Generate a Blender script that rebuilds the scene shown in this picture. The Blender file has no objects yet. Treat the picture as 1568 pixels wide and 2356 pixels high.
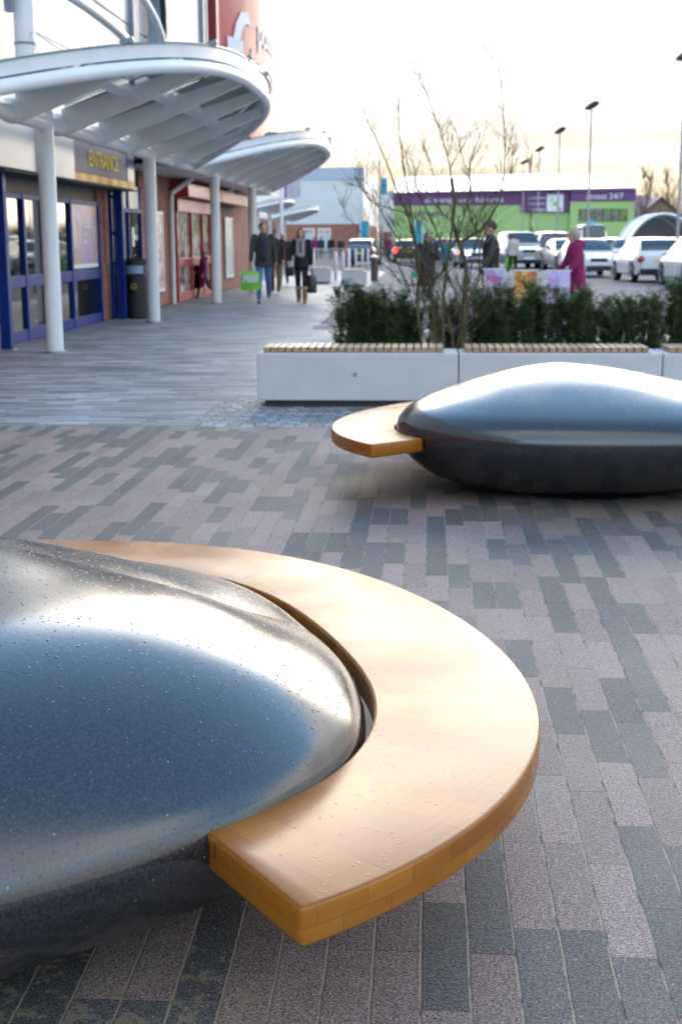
import bpy, bmesh, math, random
from mathutils import Vector, Matrix, noise as mnoise
R = math.radians
PI = math.pi
sc = bpy.context.scene
COL = sc.collection

# ------------------------------------------------------------------ camera
CAM_H = 1.45
cd = bpy.data.cameras.new('camera')
cam = bpy.data.objects.new('camera', cd); COL.objects.link(cam)
cd.sensor_fit = 'VERTICAL'; cd.sensor_height = 36.0; cd.sensor_width = 24.0
cd.lens = 3050.0 / 2356.0 * 36.0
cd.clip_start = 0.05; cd.clip_end = 3000
P_, YAW_, ROLL_ = math.atan(628 / 3050.0), R(3.8), R(.25)
fw = Vector((-math.sin(YAW_) * math.cos(P_), math.cos(YAW_) * math.cos(P_), -math.sin(P_)))
rt = Vector((math.cos(YAW_), math.sin(YAW_), 0)); up = rt.cross(fw)
r2 = rt * math.cos(ROLL_) - up * math.sin(ROLL_); u2 = rt * math.sin(ROLL_) + up * math.cos(ROLL_)
M = Matrix((r2, u2, -fw)).transposed().to_4x4(); M.translation = (0, 0, CAM_H)
cam.matrix_world = M
cd.dof.use_dof = True; cd.dof.focus_distance = 3.0; cd.dof.aperture_fstop = 6.3; cd.dof.aperture_blades = 9
sc.camera = cam

# ------------------------------------------------------------------ world
SUN_EL, SUN_AZ = R(7.0), R(3.0)          # sun low behind the far store, veiled by cloud
w = bpy.data.worlds.new('World'); sc.world = w; w.use_nodes = True
nt = w.node_tree; nt.nodes.clear()
def N(t, tree=None, **kw):
    n = (tree or nt).nodes.new(t)
    for k, v in kw.items(): setattr(n, k, v)
    return n
def math_node(tree, op, a, b=None, clamp=False):
    n = tree.nodes.new('ShaderNodeMath'); n.operation = op; n.use_clamp = clamp
    for i, v in enumerate((a, b)):
        if v is None: continue
        if isinstance(v, (int, float)): n.inputs[i].default_value = v
        else: tree.links.new(v, n.inputs[i])
    return n.outputs[0]
def maprange(tree, v, a, b, c, d, smooth=False):
    n = tree.nodes.new('ShaderNodeMapRange'); n.clamp = True
    if smooth: n.interpolation_type = 'SMOOTHSTEP'
    tree.links.new(v, n.inputs[0])
    for i, q in enumerate((a, b, c, d)): n.inputs[i + 1].default_value = q
    return n.outputs[0]
def mixrgb(tree, fac, a, b, mode='MIX'):
    n = tree.nodes.new('ShaderNodeMix'); n.data_type = 'RGBA'; n.blend_type = mode
    if isinstance(fac, (int, float)): n.inputs[0].default_value = fac
    else: tree.links.new(fac, n.inputs[0])
    for i, v in ((6, a), (7, b)):
        if isinstance(v, (tuple, list)): n.inputs[i].default_value = (v[0], v[1], v[2], 1)
        else: tree.links.new(v, n.inputs[i])
    return n.outputs[2]
sky = N('ShaderNodeTexSky'); sky.sky_type = 'NISHITA'; sky.sun_disc = False
sky.sun_elevation = SUN_EL; sky.sun_rotation = SUN_AZ
sky.air_density = 1.0; sky.dust_density = 0.1; sky.ozone_density = 2.0
geo = N('ShaderNodeTexCoord')
sep = N('ShaderNodeSeparateXYZ'); nt.links.new(geo.outputs['Generated'], sep.inputs[0])
# clouds laid out on a flat layer above the ground
den = math_node(nt, 'ADD', math_node(nt, 'MAXIMUM', sep.outputs[2], 0.0), 0.12)
cxn = math_node(nt, 'DIVIDE', sep.outputs[0], den); cyn = math_node(nt, 'DIVIDE', sep.outputs[1], den)
cmb = N('ShaderNodeCombineXYZ'); nt.links.new(cxn, cmb.inputs[0]); nt.links.new(cyn, cmb.inputs[1])
nz = N('ShaderNodeTexNoise'); nz.inputs['Scale'].default_value = 1.1; nz.inputs['Detail'].default_value = 6; nz.inputs['Roughness'].default_value = .55
nt.links.new(cmb.outputs[0], nz.inputs['Vector'])
nz2 = N('ShaderNodeTexNoise'); nz2.inputs['Scale'].default_value = 2.3; nz2.inputs['Detail'].default_value = 7
mp2 = N('ShaderNodeMapping'); mp2.inputs['Scale'].default_value = (.45, 1.0, 1.0); mp2.inputs['Location'].default_value = (3.1, 7.7, 0)
nt.links.new(cmb.outputs[0], mp2.inputs[0]); nt.links.new(mp2.outputs[0], nz2.inputs['Vector'])
# cover: a bank of thin cloud low down towards the sun, clear blue overhead
front = maprange(nt, sep.outputs[1], -.35, .35, 0.0, 1.0, True)
bank = math_node(nt, 'MULTIPLY', maprange(nt, sep.outputs[2], .28, .52, 1.0, 0.0, True), front)
back = math_node(nt, 'MULTIPLY', maprange(nt, sep.outputs[1], -.30, .12, 1.0, 0.0, True), math_node(nt, 'ADD', .38, maprange(nt, sep.outputs[2], .05, .30, .6, 0.0, True)))      # pale cloud added behind the camera to neutralise the blue ambient light
cov = math_node(nt, 'ADD', math_node(nt, 'MULTIPLY', math_node(nt, 'SUBTRACT', nz.outputs[0], .5), .55), math_node(nt, 'MAXIMUM', bank, back))
mask = maprange(nt, cov, .22, .60, 0.0, 1.0, True)
sunv = N('ShaderNodeVectorMath'); sunv.operation = 'DOT_PRODUCT'
nt.links.new(geo.outputs['Generated'], sunv.inputs[0])
sunv.inputs[1].default_value = (math.sin(SUN_AZ) * math.cos(SUN_EL), math.cos(SUN_AZ) * math.cos(SUN_EL), math.sin(SUN_EL))
glow = maprange(nt, sunv.outputs['Value'], .60, 1.0, 0.0, 1.0, True)
shade = maprange(nt, nz2.outputs[0], .44, .64, 1.0, .70, True)
CLOUD_BASE, CLOUD_SUN = 1.9, 1.0
rad = math_node(nt, 'MULTIPLY', math_node(nt, 'ADD', math_node(nt, 'MULTIPLY', glow, CLOUD_SUN), CLOUD_BASE), math_node(nt, 'MULTIPLY', shade, maprange(nt, sep.outputs[2], .12, .46, .52, 1.4)))
warm = mixrgb(nt, glow, (1.0, .985, .97), (1.0, .98, .96))
lowwarm = math_node(nt, 'MULTIPLY', maprange(nt, sep.outputs[2], .0, .13, 1.0, 0.0, True), maprange(nt, sunv.outputs['Value'], .55, .97, 0, 1, True))
warm2 = mixrgb(nt, lowwarm, warm, (1.0, .80, .52))
cl = N('ShaderNodeVectorMath'); cl.operation = 'SCALE'
nt.links.new(warm2, cl.inputs[0]); nt.links.new(rad, cl.inputs[3])
mask = math_node(nt, 'MAXIMUM', mask, maprange(nt, nz.outputs[0], .45, .75, .0, .06))     # a thin high veil
skyc = mixrgb(nt, mask, sky.outputs[0], cl.outputs[0])
bg = N('ShaderNodeBackground'); bg.inputs['Strength'].default_value = .15
nt.links.new(skyc, bg.inputs[0])
wo = N('ShaderNodeOutputWorld'); nt.links.new(bg.outputs[0], wo.inputs[0])

# ------------------------------------------------------------------ sun (veiled)
sd = bpy.data.lights.new('sun', 'SUN'); sd.energy = .5; sd.angle = R(52); sd.color = (1, .88, .72)
so = bpy.data.objects.new('sun', sd); COL.objects.link(so)
sdir = Vector((math.sin(SUN_AZ) * math.cos(SUN_EL), math.cos(SUN_AZ) * math.cos(SUN_EL), math.sin(SUN_EL)))
so.rotation_euler = sdir.to_track_quat('Z', 'Y').to_euler(); so.location = (4, 60, 40)

sc.view_settings.view_transform = 'Standard'; sc.view_settings.look = 'None'
sc.view_settings.exposure = 2.82; sc.view_settings.gamma = 1.0; sc.view_settings.use_curve_mapping = False
sc.render.engine = 'CYCLES'
sc.cycles.use_denoising = True
sc.cycles.max_bounces = 6; sc.cycles.glossy_bounces = 3; sc.cycles.transmission_bounces = 5; sc.cycles.transparent_max_bounces = 8
sc.cycles.sample_clamp_indirect = 6.0
sc.cycles.caustics_reflective = False; sc.cycles.caustics_refractive = False

# ------------------------------------------------------------------ helpers
class MB:
    """collects shapes and links them as ONE mesh object"""
    def __init__(s): s.v = []; s.f = []
    def add(s, vs, fs):
        o = len(s.v); s.v += [tuple(v) for v in vs]; s.f += [tuple(i + o for i in f) for f in fs]; return s
    def box(s, c, size, rz=0, rx=0, ry=0):
        m = Matrix.Rotation(rz, 3, 'Z') @ Matrix.Rotation(ry, 3, 'Y') @ Matrix.Rotation(rx, 3, 'X')
        h = [q / 2 for q in size]
        vs = [m @ Vector((x * h[0], y * h[1], z * h[2])) + Vector(c) for x in (-1, 1) for y in (-1, 1) for z in (-1, 1)]
        return s.add(vs, [(0, 1, 3, 2), (4, 6, 7, 5), (0, 4, 5, 1), (2, 3, 7, 6), (0, 2, 6, 4), (1, 5, 7, 3)])
    def bx(s, x0, x1, y0, y1, z0, z1):
        return s.box(((x0 + x1) / 2, (y0 + y1) / 2, (z0 + z1) / 2), (abs(x1 - x0), abs(y1 - y0), abs(z1 - z0)))
    def tube(s, pts, r, n=8, caps=True):
        pts = [Vector(p) for p in pts]; rs = r if isinstance(r, (list, tuple)) else [r] * len(pts)
        t = (pts[1] - pts[0]).normalized()
        a = t.orthogonal().normalized(); rings = []
        for i, p in enumerate(pts):
            tn = ((pts[min(i + 1, len(pts) - 1)] - pts[max(i - 1, 0)])).normalized()
            a = (a - tn * a.dot(tn))
            a = a.normalized() if a.length > 1e-6 else tn.orthogonal().normalized()
            b = tn.cross(a)
            rings.append([p + (a * math.cos(2 * PI * k / n) + b * math.sin(2 * PI * k / n)) * rs[i] for k in range(n)])
        return s.loft(rings, caps)
    def loft(s, rings, caps=True, closed=True):
        n = len(rings[0]); vs = [v for r_ in rings for v in r_]; fs = []
        for i in range(len(rings) - 1):
            for k in range(n if closed else n - 1):
                a, b = i * n + k, i * n + (k + 1) % n
                fs.append((a, b, b + n, a + n))
        if caps: fs += [tuple(range(n))[::-1], tuple(range((len(rings) - 1) * n, len(rings) * n))]
        return s.add(vs, fs)
    def grid(s, rows):
        n = len(rows[0]); vs = [v for r_ in rows for v in r_]
        fs = [(i * n + k, i * n + k + 1, (i + 1) * n + k + 1, (i + 1) * n + k) for i in range(len(rows) - 1) for k in range(n - 1)]
        return s.add(vs, fs)
    def cyl(s, c, r, z0, z1, n=20, r2=None):
        r2 = r if r2 is None else r2
        return s.loft([[Vector((c[0] + q * math.cos(2 * PI * k / n), c[1] + q * math.sin(2 * PI * k / n), z)) for k in range(n)] for q, z in ((r, z0), (r2, z1))])
    def lathe(s, c, prof, n=24):
        return s.loft([[Vector((c[0] + q * math.cos(2 * PI * k / n), c[1] + q * math.sin(2 * PI * k / n), c[2] + z)) for k in range(n)] for q, z in prof])
    def ell(s, c, rad_, n=12, m=8, rot=None):
        rings = []
        for i in range(m + 1):
            ph = -PI / 2 + PI * i / m; q = max(math.cos(ph), 1e-3)
            ring = [Vector((rad_[0] * q * math.cos(2 * PI * k / n), rad_[1] * q * math.sin(2 * PI * k / n), rad_[2] * math.sin(ph))) for k in range(n)]
            if rot is not None: ring = [rot @ v for v in ring]
            rings.append([v + Vector(c) for v in ring])
        return s.loft(rings)
    def cap(s, p0, r0, p1, r1, n=10):
        """tapered limb with round ends"""
        p0, p1 = Vector(p0), Vector(p1); d = (p1 - p0); L = d.length; d = d.normalized()
        st = [(p0 - d * r0 * q, r0 * math.sqrt(max(0, 1 - q * q))) for q in (.98, .8, .45)] + [(p0 + d * L * q, r0 + (r1 - r0) * q) for q in (0, .5, 1)] + [(p1 + d * r1 * q, r1 * math.sqrt(max(0, 1 - q * q))) for q in (.45, .8, .98)]
        return s.tube([q[0] for q in st], [max(q[1], .0008) for q in st], n)
    def prism(s, poly, axis, a, b):
        """2-D polygon pushed along an axis"""
        def P3(u, v, t): return {'x': (t, u, v), 'y': (u, t, v), 'z': (u, v, t)}[axis]
        n = len(poly)
        return s.add([P3(u, v, a) for u, v in poly] + [P3(u, v, b) for u, v in poly],
                     [tuple(range(n)), tuple(range(2 * n - 1, n - 1, -1))] + [(i, i + n, (i + 1) % n + n, (i + 1) % n) for i in range(n)])
    def mesh(s, name):
        me = bpy.data.meshes.new(name); me.from_pydata(s.v, [], s.f)
        bm = bmesh.new(); bm.from_mesh(me); bmesh.ops.recalc_face_normals(bm, faces=bm.faces); bm.to_mesh(me); bm.free()
        return me
    def build(s, name, mat, parent=None, smooth=None, bevel=0, loc=None):
        me = s.mesh(name)
        if mat is not None: me.materials.append(mat)
        if smooth is not None:
            me.shade_smooth()
            if smooth < 180: me.set_sharp_from_angle(angle=R(smooth))
        o = bpy.data.objects.new(name, me); COL.objects.link(o)
        if parent is not None: o.parent = parent
        if loc is not None: o.location = loc
        if bevel:
            b = o.modifiers.new('bevel', 'BEVEL'); b.width = bevel; b.segments = 2; b.limit_method = 'ANGLE'; b.angle_limit = R(40)
        return o

def tag(o, label=None, cat=None, group=None, kind=None):
    if label: o['label'] = label
    if cat: o['category'] = cat
    if group: o['group'] = group
    if kind: o['kind'] = kind
    return o
def thing(name, label, cat, loc=(0, 0, 0), rz=0, group=None):
    o = bpy.data.objects.new(name, None); COL.objects.link(o)
    o.location = loc; o.rotation_euler = (0, 0, rz); o.empty_display_size = .2
    return tag(o, label, cat, group)
def kids(o): return [c for c in bpy.data.objects if c.parent == o]
def copy_tree(o, parent=None):
    c = o.copy(); COL.objects.link(c)
    if parent is not None: c.parent = parent
    for ch in kids(o): copy_tree(ch, c)
    return c
def recolor(root, pairs):
    for o in [root] + [d for d in root.children_recursive]:
        if o.type != 'MESH': continue
        for sl in o.material_slots:
            for a, b in pairs:
                if sl.material == a:
                    sl.link = 'OBJECT'; sl.material = b; break
def text_mb(body, size, depth=0.0, spacing=1.0, fn=None, bold=0.0):
    cu = bpy.data.curves.new('txt', 'FONT'); cu.body = body; cu.size = size; cu.align_x = 'LEFT'; cu.extrude = depth / 2; cu.space_character = spacing
    cu.resolution_u = 3; cu.offset = bold
    o = bpy.data.objects.new('txt', cu); COL.objects.link(o)
    dg = bpy.context.evaluated_depsgraph_get(); dg.update()
    me = bpy.data.meshes.new_from_object(o.evaluated_get(dg))
    vs = [v.co.copy() for v in me.vertices]; fs = [tuple(p.vertices) for p in me.polygons]
    bpy.data.objects.remove(o); bpy.data.curves.remove(cu); bpy.data.meshes.remove(me)
    b = MB()
    if fn: vs = [fn(v) for v in vs]
    return b.add(vs, fs)

# ------------------------------------------------------------------ materials
def pm(name, col, rough=.5, metal=0.0, var=.0, vscale=6.0, bump=0.0, bscale=60.0, coat=0.0, spec=.5, ior=1.5, emit=0.0, alpha=1.0, vdetail=4, dirt=None):
    m = bpy.data.materials.new(name); m.use_nodes = True; t = m.node_tree
    b = t.nodes['Principled BSDF']
    b.inputs['Roughness'].default_value = rough; b.inputs['Metallic'].default_value = metal
    b.inputs['Coat Weight'].default_value = coat; b.inputs['Coat Roughness'].default_value = .08
    b.inputs['Specular IOR Level'].default_value = spec; b.inputs['IOR'].default_value = ior
    b.inputs['Base Color'].default_value = (*col, 1)
    tc = t.nodes.new('ShaderNodeTexCoord')
    if var:
        nn = t.nodes.new('ShaderNodeTexNoise'); nn.inputs['Scale'].default_value = vscale; nn.inputs['Detail'].default_value = vdetail
        t.links.new(tc.outputs['Object'], nn.inputs['Vector'])
        k = maprange(t, nn.outputs[0], .3, .7, 1 - var, 1 + var)
        sc_ = t.nodes.new('ShaderNodeVectorMath'); sc_.operation = 'SCALE'; sc_.inputs[0].default_value = col
        t.links.new(k, sc_.inputs[3]); t.links.new(sc_.outputs[0], b.inputs['Base Color'])
        rr = maprange(t, nn.outputs[0], .3, .7, max(0, rough - .06), min(1, rough + .06)); t.links.new(rr, b.inputs['Roughness'])
    if bump:
        nb = t.nodes.new('ShaderNodeTexNoise'); nb.inputs['Scale'].default_value = bscale; nb.inputs['Detail'].default_value = 3
        t.links.new(tc.outputs['Object'], nb.inputs['Vector'])
        bn = t.nodes.new('ShaderNodeBump'); bn.inputs['Strength'].default_value = bump; bn.inputs['Distance'].default_value = .01
        t.links.new(nb.outputs[0], bn.inputs['Height']); t.links.new(bn.outputs[0], b.inputs['Normal'])
    if emit:
        b.inputs['Emission Color'].default_value = (*col, 1); b.inputs['Emission Strength'].default_value = emit
    return m
def bnode(m): return m.node_tree.nodes['Principled BSDF']

def pos_xy(t, sx=1.0, sy=1.0, swap=False, off=(0, 0)):
    g = t.nodes.new('ShaderNodeNewGeometry'); s = t.nodes.new('ShaderNodeSeparateXYZ'); t.links.new(g.outputs['Position'], s.inputs[0])
    c = t.nodes.new('ShaderNodeCombineXYZ')
    a, b = (1, 0) if swap else (0, 1)
    t.links.new(math_node(t, 'ADD', math_node(t, 'MULTIPLY', s.outputs[a], sx), off[0]), c.inputs[0])
    t.links.new(math_node(t, 'ADD', math_node(t, 'MULTIPLY', s.outputs[b], sy), off[1]), c.inputs[1])
    return g, s, c.outputs[0]
def ramp_const(t, v, stops, interp='CONSTANT'):
    r_ = t.nodes.new('ShaderNodeValToRGB'); r_.color_ramp.interpolation = interp
    e = r_.color_ramp.elements
    while len(e) < len(stops): e.new(.5)
    for i, (p, c) in enumerate(stops): e[i].position = p; e[i].color = (*c, 1)
    t.links.new(v, r_.inputs[0]); return r_.outputs[0]

def paving(name, bw, bh, swap, stops, jl, jt, jcol, rough, stains=(), off=(0, 0), grain=.72, clump=0.0):
    """rows of blocks: jl / jt are the widths of the long and the short joints"""
    m = bpy.data.materials.new(name); m.use_nodes = True; t = m.node_tree; b = t.nodes['Principled BSDF']
    g, s, vec = pos_xy(t, swap=swap, off=off)
    wn = t.nodes.new('ShaderNodeTexNoise'); wn.inputs['Scale'].default_value = 4.0; t.links.new(g.outputs['Position'], wn.inputs['Vector'])
    wv = t.nodes.new('ShaderNodeVectorMath'); wv.operation = 'MULTIPLY_ADD'; t.links.new(wn.outputs['Color'], wv.inputs[0]); wv.inputs[1].default_value = (.008, .008, 0); t.links.new(vec, wv.inputs[2])
    q = t.nodes.new('ShaderNodeSeparateXYZ'); t.links.new(wv.outputs[0], q.inputs[0])
    U = math_node(t, 'DIVIDE', q.outputs[0], bw); V = math_node(t, 'DIVIDE', q.outputs[1], bh)
    row = math_node(t, 'FLOOR', V); par = math_node(t, 'FLOORED_MODULO', row, 2.0)
    wr_ = t.nodes.new('ShaderNodeTexWhiteNoise'); wr_.noise_dimensions = '1D'; t.links.new(row, wr_.inputs['W'])
    US = math_node(t, 'ADD', U, math_node(t, 'MULTIPLY', math_node(t, 'FLOOR', math_node(t, 'MULTIPLY', wr_.outputs['Value'], 4.0)), .25)); col_ = math_node(t, 'FLOOR', US)
    fu = math_node(t, 'SUBTRACT', US, col_); fv = math_node(t, 'SUBTRACT', V, row)
    du = math_node(t, 'MULTIPLY', math_node(t, 'MINIMUM', fu, math_node(t, 'SUBTRACT', 1.0, fu)), bw)
    dv = math_node(t, 'MULTIPLY', math_node(t, 'MINIMUM', fv, math_node(t, 'SUBTRACT', 1.0, fv)), bh)
    en = t.nodes.new('ShaderNodeTexNoise'); en.inputs['Scale'].default_value = 90; t.links.new(g.outputs['Position'], en.inputs['Vector'])
    ew = maprange(t, en.outputs[0], .3, .7, -.0012, .0012)
    JL = maprange(t, math_node(t, 'ADD', dv, ew), jl * .35, jl * .75, 1, 0, True); JT = maprange(t, math_node(t, 'ADD', du, ew), jt * .35, jt * .75, 1, 0, True)
    cell = t.nodes.new('ShaderNodeCombineXYZ'); t.links.new(col_, cell.inputs[0]); t.links.new(row, cell.inputs[1])
    w1 = t.nodes.new('ShaderNodeTexWhiteNoise'); t.links.new(cell.outputs[0], w1.inputs['Vector'])
    sc_ = t.nodes.new('ShaderNodeVectorMath'); sc_.operation = 'MULTIPLY'; t.links.new(cell.outputs[0], sc_.inputs[0]); sc_.inputs[1].default_value = (bw * 1.6, bh * 1.6, 0)
    cn = t.nodes.new('ShaderNodeTexNoise'); cn.inputs['Scale'].default_value = 1.0; cn.inputs['Detail'].default_value = 1; t.links.new(sc_.outputs[0], cn.inputs['Vector'])
    tint = math_node(t, 'ADD', w1.outputs['Value'], maprange(t, cn.outputs[0], .3, .7, -clump, clump))
    c = ramp_const(t, tint, stops)
    def scale(c, k):
        sv = t.nodes.new('ShaderNodeVectorMath'); sv.operation = 'SCALE'; t.links.new(c, sv.inputs[0]); t.links.new(k, sv.inputs[3]); return sv.outputs[0]
    w2 = t.nodes.new('ShaderNodeSeparateColor'); t.links.new(w1.outputs['Color'], w2.inputs[0])
    c = scale(c, maprange(t, w2.outputs[1], 0, 1, .84, 1.16))
    ag = t.nodes.new('ShaderNodeTexNoise'); ag.inputs['Scale'].default_value = 190; ag.inputs['Detail'].default_value = 2.5; t.links.new(g.outputs['Position'], ag.inputs['Vector'])
    vo = t.nodes.new('ShaderNodeTexVoronoi'); vo.inputs['Scale'].default_value = 260; t.links.new(g.outputs['Position'], vo.inputs['Vector'])
    vs_ = t.nodes.new('ShaderNodeSeparateColor'); t.links.new(vo.outputs['Color'], vs_.inputs[0])
    gr = math_node(t, 'MULTIPLY', maprange(t, ag.outputs[0], .32, .68, 1 - grain, 1 + grain), maprange(t, vs_.outputs[0], 0, 1, 1 - grain * .6, 1 + grain * .6))
    c = scale(c, gr)
    vc = t.nodes.new('ShaderNodeTexVoronoi'); vc.inputs['Scale'].default_value = 34; t.links.new(g.outputs['Position'], vc.inputs['Vector'])
    c = mixrgb(t, maprange(t, vc.outputs['Distance'], .06, .11, .7, 0), c, (.46, .44, .42))
    bn_ = t.nodes.new('ShaderNodeTexNoise'); bn_.inputs['Scale'].default_value = 1.1; bn_.inputs['Detail'].default_value = 7; t.links.new(g.outputs['Position'], bn_.inputs['Vector'])
    c = scale(c, maprange(t, bn_.outputs[0], .3, .7, .74, 1.2))
    jn = t.nodes.new('ShaderNodeTexNoise'); jn.inputs['Scale'].default_value = 11; jn.inputs['Detail'].default_value = 6; t.links.new(g.outputs['Position'], jn.inputs['Vector'])
    dk = (jcol[0] * .16, jcol[1] * .15, jcol[2] * .14)
    c = mixrgb(t, math_node(t, 'MULTIPLY', JT, .75), c, dk)
    c = mixrgb(t, JL, c, mixrgb(t, maprange(t, jn.outputs[0], .36, .50, 0, 1), dk, jcol))
    J = math_node(t, 'MAXIMUM', JL, JT)
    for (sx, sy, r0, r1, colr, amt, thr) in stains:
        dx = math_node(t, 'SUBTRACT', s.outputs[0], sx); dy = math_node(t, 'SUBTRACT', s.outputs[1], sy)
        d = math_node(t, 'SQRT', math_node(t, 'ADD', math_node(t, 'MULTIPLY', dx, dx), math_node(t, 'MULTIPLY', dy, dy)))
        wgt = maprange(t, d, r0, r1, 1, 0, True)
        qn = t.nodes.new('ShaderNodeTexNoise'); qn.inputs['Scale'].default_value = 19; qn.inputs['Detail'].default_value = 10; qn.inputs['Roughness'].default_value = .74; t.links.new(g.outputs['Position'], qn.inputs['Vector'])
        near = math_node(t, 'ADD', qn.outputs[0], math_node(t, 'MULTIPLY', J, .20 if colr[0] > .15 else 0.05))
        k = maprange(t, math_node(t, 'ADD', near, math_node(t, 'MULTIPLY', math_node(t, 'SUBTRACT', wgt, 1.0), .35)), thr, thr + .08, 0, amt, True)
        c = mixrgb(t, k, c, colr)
    t.links.new(c, b.inputs['Base Color'])
    t.links.new(maprange(t, bn_.outputs[0], .3, .7, rough - .1, rough + .1), b.inputs['Roughness'])
    b.inputs['Specular IOR Level'].default_value = .4
    h = math_node(t, 'ADD', math_node(t, 'MULTIPLY', J, -1.3), math_node(t, 'MULTIPLY', ag.outputs[0], .6))
    h = math_node(t, 'ADD', h, math_node(t, 'MULTIPLY', w2.outputs[2], .5))
    bu = t.nodes.new('ShaderNodeBump'); bu.inputs['Strength'].default_value = .6; bu.inputs['Distance'].default_value = .004
    t.links.new(h, bu.inputs['Height']); t.links.new(bu.outputs[0], b.inputs['Normal'])
    return m

C1 = Vector((-1.217, 3.18, 0)); C2 = Vector((.93, 8.03, 0))
PINK, DARK = (.250, .186, .166), (.108, .101, .097)
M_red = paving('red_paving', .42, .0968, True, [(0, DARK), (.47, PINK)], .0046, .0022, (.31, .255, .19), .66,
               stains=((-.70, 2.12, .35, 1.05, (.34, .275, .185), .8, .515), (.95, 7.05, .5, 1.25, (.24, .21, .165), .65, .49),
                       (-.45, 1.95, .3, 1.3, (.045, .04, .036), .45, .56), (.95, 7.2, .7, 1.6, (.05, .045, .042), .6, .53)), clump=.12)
M_grey = paving('grey_paving', .42, .085, False, [(0, (.17, .183, .20)), (.33, (.25, .265, .28)), (.62, (.33, .345, .36))], .006, .005, (.12, .12, .12), .6, off=(.1, .033), clump=.2, grain=.3)
M_sett = paving('sett_paving', .11, .11, False, [(0, (.18, .195, .215)), (.4, (.25, .265, .285)), (.75, (.32, .335, .35))], .012, .012, (.10, .10, .10), .6, off=(0, .01), grain=.3)
M_asph = pm('damp_asphalt', (.15, .15, .155), .8, var=.30, vscale=.6, bump=.5, bscale=120, spec=.3, vdetail=9)

# ------------------------------------------------------------------ ground
def sheet(name, x0, x1, y0, y1, z, m):
    b = MB().add([(x0, y0, z), (x1, y0, z), (x1, y1, z), (x0, y1, z)], [(0, 1, 2, 3)])
    return tag(b.build(name, m), kind='structure')
sheet('ground', -600, 600, -300, 1500, -.024, M_asph)
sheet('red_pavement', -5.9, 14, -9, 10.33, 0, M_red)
sheet('grey_pavement', -5.9, -1.9, 10.33, 62, 0, M_grey)
sheet('grey_pavement', -1.9, 14, 12.2, 22.0, 0, M_grey)
sheet('sett_pavement', -1.9, 14, 10.33, 12.2, 0, M_sett)

# ------------------------------------------------------------------ polished stone benches with timber seats
def stone_material():
    m = bpy.data.materials.new('polished_black_stone'); m.use_nodes = True; t = m.node_tree; b = t.nodes['Principled BSDF']
    tc = t.nodes.new('ShaderNodeTexCoord'); O = tc.outputs['Object']
    n1 = t.nodes.new('ShaderNodeTexNoise'); n1.inputs['Scale'].default_value = 160; n1.inputs['Detail'].default_value = 3; t.links.new(O, n1.inputs['Vector'])
    n2 = t.nodes.new('ShaderNodeTexNoise'); n2.inputs['Scale'].default_value = 3.5; n2.inputs['Detail'].default_value = 6; t.links.new(O, n2.inputs['Vector'])
    v = t.nodes.new('ShaderNodeTexVoronoi'); v.inputs['Scale'].default_value = 55; t.links.new(O, v.inputs['Vector'])
    c = mixrgb(t, maprange(t, n1.outputs[0], .35, .68, 0, 1), (.007, .008, .010), (.034, .037, .042))
    c = mixrgb(t, maprange(t, v.outputs['Distance'], .10, .22, .8, 0), c, (.010, .011, .013))      # dark crystals
    v2 = t.nodes.new('ShaderNodeTexVoronoi'); v2.inputs['Scale'].default_value = 21; t.links.new(O, v2.inputs['Vector'])
    c = mixrgb(t, maprange(t, v2.outputs['Distance'], .03, .07, .6, 0), c, (.30, .30, .31))        # pale flecks
    t.links.new(c, b.inputs['Base Color'])
    r_ = math_node(t, 'ADD', maprange(t, n2.outputs[0], .3, .7, .13, .22), maprange(t, v.outputs['Distance'], .1, .25, .22, 0))
    t.links.new(r_, b.inputs['Roughness'])
    b.inputs['IOR'].default_value = 1.82; b.inputs['Specular IOR Level'].default_value = .5
    # fine rain film
    vb = t.nodes.new('ShaderNodeTexVoronoi'); vb.inputs['Scale'].default_value = 95; t.links.new(O, vb.inputs['Vector'])
    h = math_node(t, 'ADD', math_node(t, 'MULTIPLY', n1.outputs[0], .25), math_node(t, 'MULTIPLY', n2.outputs[0], 1.2))
    bu = t.nodes.new('ShaderNodeBump'); bu.inputs['Strength'].default_value = .05; bu.inputs['Distance'].default_value = .01
    t.links.new(h, bu.inputs['Height']); t.links.new(bu.outputs[0], b.inputs['Normal'])
    return m
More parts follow.
